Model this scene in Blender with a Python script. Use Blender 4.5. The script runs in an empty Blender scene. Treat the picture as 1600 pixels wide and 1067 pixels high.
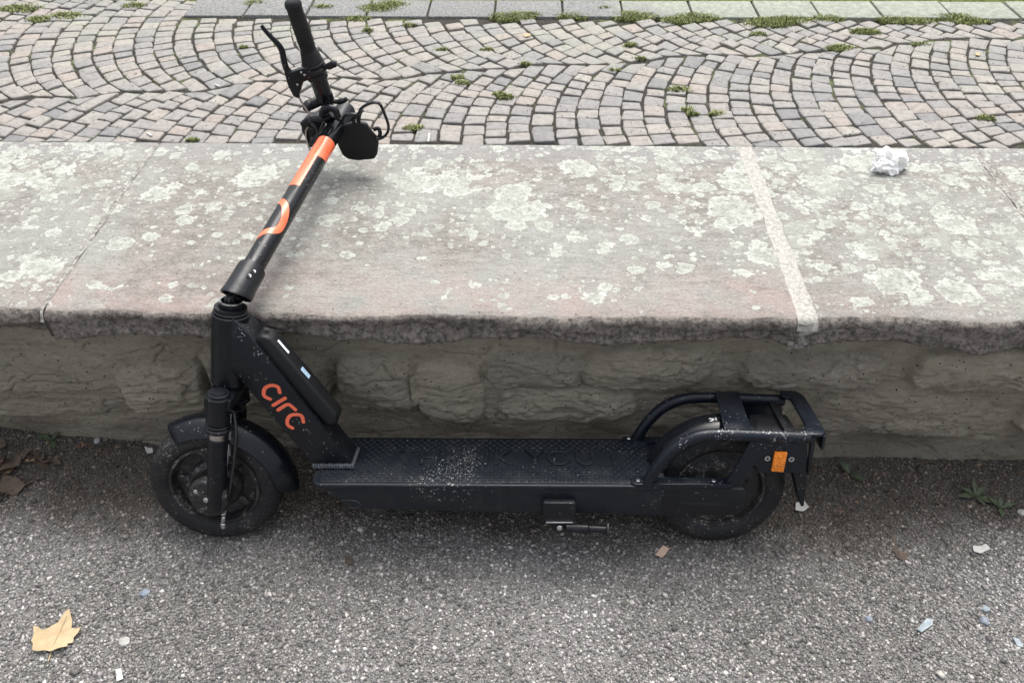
import bpy, bmesh, math, random
import numpy as np
from mathutils import Vector, Matrix, noise as mnoise
R=math.radians
random.seed(7); rng=np.random.default_rng(7)
scene=bpy.context.scene; COL=scene.collection
# ------------------------------------------------------------------ camera, sky, sun, exposure
cd=bpy.data.cameras.new('camera'); cam=bpy.data.objects.new('camera',cd); COL.objects.link(cam)
cd.sensor_width=36; cd.lens=36*1244/1600; cd.clip_start=.02; cd.clip_end=500
cam.matrix_world=Matrix.Translation((0,0,1.4))@(Matrix.Rotation(R(1.8),4,'Z')@Matrix.Rotation(R(47),4,'X')@Matrix.Rotation(R(-.5),4,'Z'))
scene.camera=cam
w=bpy.data.worlds.new('World'); scene.world=w; w.use_nodes=True
nt=w.node_tree; bgn=nt.nodes['Background']; sky=nt.nodes.new('ShaderNodeTexSky'); sky.sky_type='NISHITA'
SUN_EL,SUN_AZ=62,12
sky.sun_disc=False; sky.sun_elevation=R(SUN_EL); sky.sun_rotation=R(SUN_AZ); sky.dust_density=4.0; sky.air_density=1.0; sky.ozone_density=1.0
hs_=nt.nodes.new('ShaderNodeHueSaturation'); hs_.inputs['Saturation'].default_value=.30; nt.links.new(sky.outputs[0],hs_.inputs['Color']); 
tcw=nt.nodes.new('ShaderNodeTexCoord'); sxw=nt.nodes.new('ShaderNodeSeparateXYZ'); nt.links.new(tcw.outputs['Generated'],sxw.inputs[0])
mrw=nt.nodes.new('ShaderNodeMapRange'); nt.links.new(sxw.outputs[2],mrw.inputs[0]); mrw.inputs[1].default_value=0; mrw.inputs[2].default_value=1; mrw.inputs[3].default_value=.46; mrw.inputs[4].default_value=1.6   # overcast: brighter overhead than at the horizon
vmw=nt.nodes.new('ShaderNodeVectorMath'); vmw.operation='SCALE'; nt.links.new(hs_.outputs[0],vmw.inputs[0]); nt.links.new(mrw.outputs[0],vmw.inputs['Scale']); nt.links.new(vmw.outputs[0],bgn.inputs[0]); bgn.inputs[1].default_value=.15
sd=bpy.data.lights.new('sun','SUN'); sun=bpy.data.objects.new('sun',sd); COL.objects.link(sun)
sd.energy=1.0; sd.angle=R(45); sd.color=(1,.96,.9)
d=Vector((math.sin(R(SUN_AZ))*math.cos(R(SUN_EL)),math.cos(R(SUN_AZ))*math.cos(R(SUN_EL)),math.sin(R(SUN_EL))))
sun.rotation_euler=d.to_track_quat('Z','Y').to_euler()
vs=scene.view_settings; vs.view_transform='Standard'; vs.look='None'; vs.gamma=1; vs.exposure=1.08
scene.cycles.max_bounces=6; scene.cycles.use_denoising=True
# ------------------------------------------------------------------ node helpers
class NT:
    def __init__(s,name,rough=.8,spec=.4):
        s.m=bpy.data.materials.new(name); s.m.use_nodes=True; s.t=s.m.node_tree; s.b=s.t.nodes['Principled BSDF']
        s.b.inputs['Roughness'].default_value=rough; s.b.inputs['Specular IOR Level'].default_value=spec
        s.co=s.t.nodes.new('ShaderNodeTexCoord').outputs['Object']
    def n(s,ty,**k):
        x=s.t.nodes.new(ty)
        for a,b in k.items(): setattr(x,a,b)
        return x
    def l(s,a,b): s.t.links.new(a,b)
    def setin(s,inp,v):
        if isinstance(v,(int,float)): inp.default_value=v
        elif isinstance(v,tuple): inp.default_value=v if len(v)!=3 or inp.type=='VECTOR' else (*v,1)
        else: s.l(v,inp)
    def noise(s,scale,det=4,rough=.6,vec=None,out=0,dist=0):
        x=s.n('ShaderNodeTexNoise'); x.inputs['Scale'].default_value=scale; x.inputs['Detail'].default_value=det; x.inputs['Roughness'].default_value=rough; x.inputs['Distortion'].default_value=dist
        s.l(vec or s.co,x.inputs['Vector']); return x.outputs[out]
    def voro(s,scale,vec=None,feature='F1',out='Distance',rand=1):
        x=s.n('ShaderNodeTexVoronoi',feature=feature); x.inputs['Scale'].default_value=scale; x.inputs['Randomness'].default_value=rand
        s.l(vec or s.co,x.inputs['Vector']); return x.outputs[out]
    def math(s,op,a,b=0,clamp=False):
        x=s.n('ShaderNodeMath',operation=op,use_clamp=clamp); s.setin(x.inputs[0],a); s.setin(x.inputs[1],b); return x.outputs[0]
    def step(s,v,lo,hi,a=0.,b=1.):
        x=s.n('ShaderNodeMapRange'); x.interpolation_type='SMOOTHSTEP'; s.setin(x.inputs[0],v); x.inputs[1].default_value=lo; x.inputs[2].default_value=hi; s.setin(x.inputs[3],a); s.setin(x.inputs[4],b); return x.outputs[0]
    def mix(s,f,a,b,mode='MIX'):
        x=s.n('ShaderNodeMix',data_type='RGBA',blend_type=mode); s.setin(x.inputs[0],f); s.setin(x.inputs[6],a); s.setin(x.inputs[7],b); return x.outputs[2]
    def ramp(s,v,*st,interp='LINEAR'):
        x=s.n('ShaderNodeValToRGB'); e=x.color_ramp.elements; x.color_ramp.interpolation=interp
        while len(e)<len(st): e.new(.5)
        for el,(p,c) in zip(e,st): el.position=p; el.color=(*c,1) if len(c)==3 else c
        s.l(v,x.inputs[0]); return x.outputs[0]
    def warp(s,scale,amt,vec=None,det=3):
        nz=s.noise(scale,det,.6,vec,out=1)
        a=s.n('ShaderNodeVectorMath',operation='SUBTRACT'); s.l(nz,a.inputs[0]); a.inputs[1].default_value=(.5,.5,.5)
        b=s.n('ShaderNodeVectorMath',operation='SCALE'); s.l(a.outputs[0],b.inputs[0]); b.inputs['Scale'].default_value=amt
        c=s.n('ShaderNodeVectorMath',operation='ADD'); s.l(b.outputs[0],c.inputs[0]); s.l(vec or s.co,c.inputs[1]); return c.outputs[0]
    def xyz(s,vec=None):
        x=s.n('ShaderNodeSeparateXYZ'); s.l(vec or s.co,x.inputs[0]); return x.outputs
    def island(s): return s.n('ShaderNodeNewGeometry').outputs['Random Per Island']
    def attr(s,name): return s.n('ShaderNodeAttribute',attribute_name=name).outputs['Fac']
    def wn(s,v):
        x=s.n('ShaderNodeTexWhiteNoise',noise_dimensions='1D'); s.l(v,x.inputs['W']); return x.outputs
    def bump(s,h,strength=.5,dist=.002,prev=None):
        x=s.n('ShaderNodeBump'); x.inputs['Strength'].default_value=strength; x.inputs['Distance'].default_value=dist; s.l(h,x.inputs['Height'])
        if prev is not None: s.l(prev,x.inputs['Normal'])
        return x.outputs[0]
    def out(s,col=None,rough=None,normal=None,metal=None):
        if col is not None: s.setin(s.b.inputs['Base Color'],col)
        if rough is not None: s.setin(s.b.inputs['Roughness'],rough)
        if metal is not None: s.setin(s.b.inputs['Metallic'],metal)
        if normal is not None: s.l(normal,s.b.inputs['Normal'])
        return s.m
# ------------------------------------------------------------------ materials
def m_paint(name,base=(.0048,.0058,.0080),rough=.34,fleck=.035,spec=.26,chip=None,dust=.12):
    s=NT(name,rough,spec)
    fl=s.voro(260); rnd=s.voro(260,out='Color'); rv=s.xyz(rnd)[0]
    dens=s.step(s.noise(9,3),.45,.62)
    thr=s.math('MULTIPLY',s.step(rv,.90,1.0),dens)
    spot=s.math('MULTIPLY',s.math('LESS_THAN',fl,.28),s.math('GREATER_THAN',thr,.12))
    dirt=s.step(s.noise(35,6,.7),.45,.75)
    c=s.mix(s.math('MULTIPLY',dirt,dust*.55),base,(.07,.067,.06))
    c=s.mix(spot,c,(.17,.17,.16))
    if chip:   # worn paint chips round given places (object space)
        tot=None
        for (p,rad) in chip:
            v=s.n('ShaderNodeVectorMath',operation='DISTANCE'); s.l(s.co,v.inputs[0]); v.inputs[1].default_value=p
            g=s.step(v.outputs['Value'],rad*.25,rad,1.,0.)
            tot=g if tot is None else s.math('MAXIMUM',tot,g)
        cn=s.noise(250,3,.6); ch=s.math('GREATER_THAN',s.math('ADD',cn,s.math('MULTIPLY',tot,.130)),.750)
        c=s.mix(ch,c,(.30,.31,.31))
    r=s.step(s.noise(25,4),.3,.75,rough-.06,rough+.18)
    return s.out(c,r,s.bump(s.noise(400,2),.12,.0006))
M={}
M['paint']=m_paint('black_paint')
M['paint_chipped']=m_paint('chipped_black_paint',chip=[((.112,-.03,.462),.03),((.135,-.03,.425),.022),((.282,-.03,.275),.018),((.205,-.03,.262),.014)])
M['deck']=m_paint('deck_paint',(.0060,.0088,.0122),.34,dust=.3,chip=[((.475,-.040,.18),.095),((.50,.005,.18),.07),((.44,-.078,.175),.07),((.245,-.08,.16),.02)])
M['rack']=m_paint('rack_paint',(.0052,.0075,.012),.27,chip=[((.98,-.08,.288),.05),((1.06,-.08,.288),.055),((1.12,-.075,.285),.03),((.9,-.08,.27),.025)])
M['plastic']=m_paint('black_plastic',(.0065,.007,.0085),.45,dust=.08)
M['fender']=m_paint('fender_plastic',(.0052,.0062,.0085),.2,dust=.06)
M['grip']=m_paint('rubber_grip',(.009,.009,.010),.7,spec=.3,dust=.1)
M['stem']=m_paint('stem_paint',(.0055,.006,.0075),.15,dust=.04)
def m_tyre():
    s=NT('dusty_tyre',.75,.3)
    big=s.step(s.noise(14,6,.75,dist=.4),.42,.72); fine=s.noise(220,4,.8)
    v=s.math('GREATER_THAN',s.math('ADD',fine,s.math('MULTIPLY',big,.12)),.655)
    c=s.mix(s.math('MULTIPLY',big,.55),(.008,.008,.009),(.035,.034,.032))
    c=s.mix(v,c,(.13,.126,.118)); return s.out(c,.6,s.bump(fine,.3,.001))
M['tyre']=m_tyre()
def m_rim():
    s=NT('dusty_rim',.6,.4); big=s.step(s.noise(30,6,.75),.42,.65); fine=s.noise(260,4,.8)
    v=s.math('GREATER_THAN',s.math('ADD',fine,s.math('MULTIPLY',big,.16)),.70)
    c=s.mix(s.math('MULTIPLY',big,.6),(.007,.007,.008),(.05,.047,.043)); c=s.mix(v,c,(.24,.23,.21)); return s.out(c,.6)
M['rim']=m_rim()
def m_plain(name,col,rough=.5,metal=0,nz=.15,scale=60,spec=.5,emit=0):
    s=NT(name,rough,spec); n=s.noise(scale,4)
    dark=tuple(x*(1-nz*2) for x in col); c=s.mix(s.step(n,.3,.7),dark,col)
    return s.out(c,rough,s.bump(n,.15,.0005),metal)
M['case']=m_plain('smooth_case',(.0055,.006,.007),.5,0,.1,30,.3)
M['steel']=m_plain('worn_steel',(.55,.55,.56),.3,1)
M['chrome']=m_plain('stanchion_chrome',(.42,.40,.38),.22,1)
def m_orange(name):
    s=NT(name,.34,.5); n=s.noise(30,4); c=s.mix(s.step(n,.3,.7),(.66,.115,.045),(.80,.155,.065))
    sc=s.math('GREATER_THAN',s.noise(300,3,.7),.74); c=s.mix(sc,c,(.85,.6,.5)); return s.out(c,.2)
M['orange']=m_orange('orange_sticker')
M['letter']=m_plain('orange_lettering',(.74,.13,.06),.55,0,.08)
M['sticker']=m_plain('white_sticker',(.75,.77,.78),.5,0,.05)
M['blue_sticker']=m_plain('pale_blue_sticker',(.32,.45,.58),.5,0,.15,200)
M['amber']=m_plain('amber_reflector',(.85,.24,.02),.18,0,.25,260)
M['weld']=m_plain('weld_bead',(.045,.05,.058),.4,.3,.2)
M['hole']=m_plain('dark_hole',(.004,.004,.005),.8)
M['wire']=m_plain('wire_jacket',(.02,.02,.021),.4)
M['paper']=m_plain('white_paper',(.46,.45,.42),.8,0,.06,40)
M['tissue']=m_plain('white_tissue',(.84,.83,.81),.9,0,.03,50)
M['cardboard']=m_plain('brown_cardboard',(.50,.36,.27),.8,0,.08,120)
M['brown_leaf']=m_plain('dead_leaf',(.095,.066,.048),.8,0,.25,60)
M['green']=m_plain('weed_leaf',(.045,.062,.027),.6,0,.2,90)
M['weed']=None
def m_leaf():
    s=NT('yellow_leaf',.7,.3); n=s.noise(45,5,.65); n2=s.noise(220,3)
    c=s.mix(s.step(n,.35,.7),(.33,.25,.14),(.42,.325,.20)); c=s.mix(s.math('GREATER_THAN',n2,.70),c,(.30,.17,.07))
    return s.out(c,.7,s.bump(n,.4,.002))
M['leaf']=m_leaf()
# ground: fine grit asphalt with brown soil and the wall's shade painted in along its foot
def soil_shade_mask(s):
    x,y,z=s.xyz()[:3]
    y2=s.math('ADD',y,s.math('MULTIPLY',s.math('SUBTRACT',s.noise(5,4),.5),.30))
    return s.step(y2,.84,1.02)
def m_ground():
    s=NT('gritty_ground',.92,.25)
    soil=soil_shade_mask(s)
    p=s.noise(2.2,4,.6); g=s.noise(420,4,.8); v=s.voro(300,out='Color'); vr=s.xyz(v)[0]; vd=s.voro(300)
    base=s.mix(s.step(p,.35,.68),(.10,.095,.089),(.17,.163,.154))
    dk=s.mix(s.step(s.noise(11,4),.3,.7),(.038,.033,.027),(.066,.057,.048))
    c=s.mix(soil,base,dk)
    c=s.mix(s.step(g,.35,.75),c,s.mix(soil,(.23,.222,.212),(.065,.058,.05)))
    st=s.math('MULTIPLY',s.math('GREATER_THAN',vr,.72),s.step(vd,.35,.5,1.,0.))
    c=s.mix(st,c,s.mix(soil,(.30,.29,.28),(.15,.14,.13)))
    h=s.math('ADD',g,s.math('MULTIPLY',vd,-.6))
    return s.out(c,.92,s.bump(h,.9,.003))
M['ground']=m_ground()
def m_gravel():
    s=NT('grit_stones',.85,.3); r=s.island(); w=s.wn(r)
    c=s.ramp(w[0],(0,(.10,.095,.091)),(.25,(.165,.159,.153)),(.55,(.235,.228,.220)),(.80,(.33,.321,.311)),(.94,(.46,.45,.435)),(1,(.62,.61,.59)))
    c=s.mix(.05,c,w[1],'SOFT_LIGHT')
    pt=s.step(s.noise(1.9,5,.65),.40,.66); c=s.mix(pt,s.mix(1.,c,(.80,.785,.755),'MULTIPLY'),s.mix(1.,c,(1.14,1.13,1.12),'MULTIPLY'))
    soil=soil_shade_mask(s); c=s.mix(soil,c,s.mix(1.,c,(.46,.395,.335),'MULTIPLY'))  # soil tint plus painted wall shade darken the stones near the wall
    c=s.mix(s.step(s.noise(500,2),.4,.7),c,s.mix(1.,c,(.7,.7,.7),'MULTIPLY'))
    return s.out(c,.85)
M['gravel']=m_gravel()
def m_cobble():
    s=NT('cobblestone',.8,.3); r=s.island(); w=s.wn(r)
    c=s.ramp(w[0],(0,(.165,.162,.162)),(.10,(.205,.199,.192)),(.45,(.232,.221,.206)),(.65,(.240,.222,.204)),(.8,(.252,.241,.219)),(.92,(.262,.228,.203)),(1,(.275,.262,.230)))
    n=s.noise(60,6,.7); c=s.mix(s.step(n,.35,.75),c,s.mix(1.,c,(.66,.65,.63),'MULTIPLY')); gg=s.noise(420,4,.8); c=s.mix(s.math('MULTIPLY',s.step(gg,.5,.75),.5),c,(.16,.155,.145))
    off=s.n('ShaderNodeVectorMath',operation='ADD'); s.l(s.co,off.inputs[0]); s.l(w[1],off.inputs[1])
    d=s.voro(105,off.outputs[0]); rr=s.xyz(s.voro(105,off.outputs[0],out='Color'))
    sp=s.math('MULTIPLY',s.math('GREATER_THAN',rr[0],.68),s.math('LESS_THAN',d,s.math('MULTIPLY',rr[1],.33)))
    c=s.mix(sp,c,(.06,.06,.06))
    # greenish film towards the far kerb
    x,y,z=s.xyz()[:3]; gm=s.math('MULTIPLY',s.step(y,1.9,2.55),s.step(s.noise(4,4),.42,.7)); c=s.mix(s.math('MULTIPLY',gm,.35),c,(.24,.255,.19))
    return s.out(c,.8,s.bump(s.noise(170,5,.7),.5,.0015))
M['cobble']=m_cobble()
def m_jointdirt():
    s=NT('joint_dirt',.95,.2); n=s.noise(150,5,.8)
    c=s.mix(s.step(n,.35,.7),(.020,.018,.015),(.062,.056,.048)); mo=s.step(s.noise(7,5,.7),.52,.66)
    x,y,z=s.xyz()[:3]; mo=s.math('MULTIPLY',mo,s.step(y,1.7,2.4,.35,1.))
    c=s.mix(mo,c,s.mix(s.step(s.noise(260,3),.35,.65),(.06,.08,.025),(.15,.18,.07)))
    return s.out(c,.95,s.bump(n,.9,.004))
M['joint']=m_jointdirt()
def m_kerb():
    s=NT('granite_kerb',.85,.3); n=s.noise(140,5,.75); x,y,z=s.xyz()[:3]
    c=s.mix(s.step(n,.35,.7),(.10,.10,.098),(.24,.24,.23)); gr=s.step(s.math('ADD',s.math('MULTIPLY',x,.35),s.noise(3,4)),.45,.75)
    c=s.mix(s.math('MULTIPLY',gr,.6),c,s.mix(s.step(s.noise(60,5,.7),.4,.65),(.19,.215,.16),(.32,.34,.27)))
    return s.out(c,.85,s.bump(n,.5,.003))
M['kerb']=m_kerb()
def m_turf():
    s=NT('turf',.9,.2); c=s.mix(s.step(s.noise(90,5,.8),.35,.7),(.05,.07,.015),(.14,.16,.04)); return s.out(c,.9,s.bump(s.noise(120,4),.8,.01))
M['turf']=m_turf()
def m_sand(pink):
    s=NT('lichened_sandstone',.88,.25); x,y,z=s.xyz()[:3]
    st=s.n('ShaderNodeMapping'); s.l(s.co,st.inputs[0]); st.inputs['Scale'].default_value=(1,1.9,1)
    st2=s.n('ShaderNodeMapping'); s.l(s.co,st2.inputs[0]); st2.inputs['Scale'].default_value=(.6,3.2,1)
    fine=s.noise(210,6,.8,st.outputs[0]); mid=s.noise(26,6,.72,st.outputs[0]); big=s.noise(3.2,4,.6)
    c=s.mix(s.step(mid,.3,.72),(.172,.160,.143),(.300,.283,.255))
    gr_=s.noise(88,6,.85,st.outputs[0]); c=s.mix(s.math('MULTIPLY',s.step(gr_,.52,.66),.6),c,s.mix(1.,c,(.58,.56,.53),'MULTIPLY')); c=s.mix(s.math('MULTIPLY',s.step(gr_,.46,.34),.35),c,(.48,.47,.43))
    c=s.mix(s.math('MULTIPLY',s.step(big,.40,.62),.55),c,(.31,.325,.30))
    # pink bedding near the front edge and in patches
    pk=s.math('ADD',s.step(y,1.11,1.30,.55,0.),s.math('MULTIPLY',s.step(s.noise(4.5,5,.65),.50,.68),.28))
    pk=s.math('MULTIPLY',pk,s.step(s.noise(12,5,.7),.30,.62)); c=s.mix(s.math('MULTIPLY',pk,pink),c,(.36,.265,.24))
    c=s.mix(s.step(fine,.48,.72),c,s.mix(1.,c,(.52,.50,.47),'MULTIPLY')); str_=s.noise(34,6,.8,st2.outputs[0]); c=s.mix(s.math('MULTIPLY',s.step(str_,.52,.66),.55),c,s.mix(1.,c,(.6,.58,.55),'MULTIPLY'))
    c=s.mix(s.math('MULTIPLY',s.step(fine,.50,.30),.5),c,(.50,.49,.46))
    # grey weathering at the back edge
    bk=s.math('MULTIPLY',s.step(s.math('ADD',y,s.math('MULTIPLY',mid,.08)),1.66,1.73),.6); c=s.mix(bk,c,(.25,.245,.24))
    dots=s.voro(95); dc=s.xyz(s.voro(95,out='Color'))[0]
    c=s.mix(s.math('MULTIPLY',s.math('GREATER_THAN',dc,.93),s.math('LESS_THAN',dots,.18)),c,(.10,.10,.10))
    # lichen colonies: round cells of random radius, lobed by warping
    dens=s.math('ADD',s.step(s.noise(2.6,4,.6),.36,.66),s.math('MULTIPLY',s.step(y,1.12,1.62,-.75,.40),1))
    dens=s.math('ADD',dens,s.step(x,.50,.54,0.,.85)); dens=s.math('ADD',dens,s.step(x,-.93,-.90,.55,0.))
    flat=s.n('ShaderNodeMapping'); s.l(s.co,flat.inputs[0]); flat.inputs['Scale'].default_value=(1,1.12,.05)
    mask=None; rim=None; tint=None
    for sc_,lo,wa,wsc,base_r in ((8.5,.60,.075,20,.60),(19,.42,.035,42,.54),(43,.48,.014,90,.48),(90,.60,.006,190,.46)):
        v=s.warp(wsc,wa,flat.outputs[0],4); v=s.warp(wsc*4,wa*.34,v,3)
        dd=s.voro(sc_,v); rc=s.xyz(s.voro(sc_,v,out='Color'))
        on=s.math('GREATER_THAN',s.math('ADD',rc[0],s.math('MULTIPLY',dens,.36)),lo+.27)
        rad=s.math('MULTIPLY',s.math('ADD',.35,s.math('MULTIPLY',rc[1],.65)),base_r)
        q=s.math('SUBTRACT',rad,dd)     # >0 inside
        mk=s.math('MULTIPLY',s.step(q,-.01,.02),on)
        rm=s.math('MULTIPLY',mk,s.step(q,.02,.09,1.,0.))
        mask=mk if mask is None else s.math('MAXIMUM',mask,mk); rim=rm if rim is None else s.math('MAXIMUM',rim,rm)
        tint=rc[2] if tint is None else tint
    keep=s.step(y,1.105,1.13); brk=s.step(s.noise(90,6,.8),.36,.50); brk2=s.step(fine,.62,.40)
    inner=s.mix(s.step(s.noise(38,5,.7),.35,.65),(.29,.30,.262),(.46,.475,.425))
    lc=s.mix(s.math('MULTIPLY',rim,.75),inner,(.56,.575,.52)); lc=s.mix(s.math('MULTIPLY',s.step(fine,.50,.68),.7),lc,(.31,.32,.275))
    lm=s.math('MULTIPLY',s.math('MULTIPLY',mask,keep),s.math('MULTIPLY',brk,s.step(s.noise(1.2,2),.2,.45,.7,.95)))
    c=s.mix(lm,c,lc)
    # broad thin greenish film
    film=s.math('MULTIPLY',s.step(s.noise(7,7,.72),.50,.60),s.math('MULTIPLY',s.step(dens,.35,1.1),.6)); c=s.mix(s.math('MULTIPLY',film,keep),c,(.32,.33,.285))
    # black crust on the rough front face
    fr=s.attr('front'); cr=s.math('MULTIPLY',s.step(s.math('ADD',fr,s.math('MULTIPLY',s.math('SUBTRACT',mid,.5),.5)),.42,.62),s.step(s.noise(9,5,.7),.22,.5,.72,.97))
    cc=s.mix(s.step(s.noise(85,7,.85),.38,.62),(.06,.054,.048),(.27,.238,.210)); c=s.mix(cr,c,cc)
    h=s.math('ADD',s.math('MULTIPLY',fine,.6),s.math('ADD',s.math('MULTIPLY',mid,1.),s.math('ADD',s.math('MULTIPLY',str_,.6),s.math('MULTIPLY',lm,.15))))
    return s.out(c,.88,s.bump(h,1.,.005))
M['sandstone']=m_sand(.85)
M['sandstone_grey']=m_sand(.45)
def m_mortar():
    s=NT('pale_mortar',.9,.25); n=s.noise(120,6,.8); c=s.mix(s.step(n,.36,.66),(.23,.22,.198),(.41,.395,.358)); c=s.mix(s.step(s.noise(18,6,.8),.50,.75),c,(.32,.31,.275)); return s.out(c,.9,s.bump(n,.7,.003))
M['mortar']=m_mortar()
def m_mortar2():
    s=NT('dirty_mortar',.92,.2); n=s.noise(110,6,.8); c=s.mix(s.step(n,.36,.66),(.10,.095,.085),(.40,.385,.35)); return s.out(c,.9,s.bump(n,.9,.004))
M['mortar2']=m_mortar2()
def m_wall():
    s=NT('rubble_masonry',.92,.2); st=s.attr('stone'); tone=s.attr('tone')
    mp=s.n('ShaderNodeMapping'); s.l(s.co,mp.inputs[0]); mp.inputs['Scale'].default_value=(1,1,2.2)
    big=s.noise(6,5,.65,mp.outputs[0]); mid=s.noise(32,7,.75,mp.outputs[0],dist=.6); fine=s.noise(95,6,.85)
    c=s.mix(s.step(big,.3,.7),(.385,.335,.26),(.53,.475,.38))
    stc=s.mix(tone,(.32,.29,.24),(.56,.495,.385)); c=s.mix(s.math('MULTIPLY',st,.7),c,stc)
    c=s.mix(s.step(mid,.50,.72),c,s.mix(1.,c,(.74,.72,.69),'MULTIPLY')); c=s.mix(s.step(mid,.48,.30),c,s.mix(.6,c,(.56,.50,.40)))
    c=s.mix(s.math('MULTIPLY',s.step(fine,.54,.66),.60),c,(.12,.10,.072)); c=s.mix(s.math('MULTIPLY',s.step(fine,.46,.34),.5),c,(.46,.42,.34))
    p=s.voro(120); pc=s.xyz(s.voro(120,out='Color'))[0]; c=s.mix(s.math('MULTIPLY',s.math('GREATER_THAN',pc,.9),s.math('LESS_THAN',p,.22)),c,(.03,.03,.03))
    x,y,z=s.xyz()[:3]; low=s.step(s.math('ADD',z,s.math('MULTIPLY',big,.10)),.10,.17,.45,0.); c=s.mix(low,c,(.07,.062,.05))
    h=s.math('ADD',s.math('MULTIPLY',mid,1.2),s.math('MULTIPLY',fine,1.0)); return s.out(c,.92,s.bump(h,1.,.012))
M['wall']=m_wall()
def m_tuft():
    s=NT('weed_blades',.7,.25); r=s.island(); w=s.wn(r); c=s.ramp(w[0],(0,(.07,.09,.025)),(.5,(.17,.20,.07)),(.85,(.27,.29,.12)),(1,(.36,.34,.18))); return s.out(c,.7)
M['tuft']=m_tuft()
def m_pebble(name,a,b): 
    s=NT(name,.6,.4); n=s.noise(90,4); return s.out(s.mix(s.step(n,.3,.7),a,b),.6,s.bump(n,.2,.001))
M['pebble_grey']=m_pebble('grey_pebble',(.17,.17,.17),(.29,.29,.28)); M['pebble_blue']=m_pebble('blue_grey_pebble',(.12,.14,.17),(.24,.27,.31))
M['pebble_white']=m_pebble('white_pebble',(.25,.245,.225),(.36,.355,.33)); M['chip_blue']=m_pebble('bluish_chip',(.18,.21,.23),(.28,.32,.34))
# ------------------------------------------------------------------ mesh helpers
def mesh_obj(name,verts,faces,mat,parent=None,sharp=35,mats=None,fm=None,smooth=True):
    me=bpy.data.meshes.new(name); me.from_pydata([tuple(v) for v in verts],[],[tuple(f) for f in faces]); me.update()
    for m_ in (mats or [mat]): me.materials.append(m_)
    if fm is not None: me.polygons.foreach_set('material_index',fm)
    if smooth:
        me.shade_smooth()
        if sharp: me.set_sharp_from_angle(angle=R(sharp))
    o=bpy.data.objects.new(name,me); COL.objects.link(o)
    if parent: o.parent=parent
    return o
def np_obj(name,V,F,mat,parent=None,smooth=True,attrs=None):
    """V (n,3) array, F (m,k) array"""
    me=bpy.data.meshes.new(name); n,k=F.shape
    me.vertices.add(len(V)); me.vertices.foreach_set('co',np.ascontiguousarray(V,dtype=np.float32).ravel())
    me.loops.add(n*k); me.loops.foreach_set('vertex_index',F.astype(np.int32).ravel())
    me.polygons.add(n); me.polygons.foreach_set('loop_start',np.arange(0,n*k,k,dtype=np.int32)); 
    me.update(calc_edges=True); me.validate()
    if smooth: me.shade_smooth()
    for a,v in (attrs or {}).items():
        at=me.attributes.new(a,'FLOAT','POINT'); at.data.foreach_set('value',np.asarray(v,dtype=np.float32))
    me.materials.append(mat); o=bpy.data.objects.new(name,me); COL.objects.link(o)
    if parent: o.parent=parent
    return o
def tag(o,label=None,cat=None,group=None,kind=None):
    for k,v in (('label',label),('category',cat),('group',group),('kind',kind)):
        if v: o[k]=v
    return o
def empty(name,loc,label,cat,group=None):
    o=bpy.data.objects.new(name,None); COL.objects.link(o); o.location=loc; o.empty_display_size=.05; return tag(o,label,cat,group)
def grid_faces(nu,nv,wrap_v=False):
    i=np.arange(nu-1)[:,None]; j=np.arange(nv if wrap_v else nv-1)[None,:]; jn=(j+1)%nv
    return np.stack([i*nv+j,(i+1)*nv+j,(i+1)*nv+jn,i*nv+jn],-1).reshape(-1,4)
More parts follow.
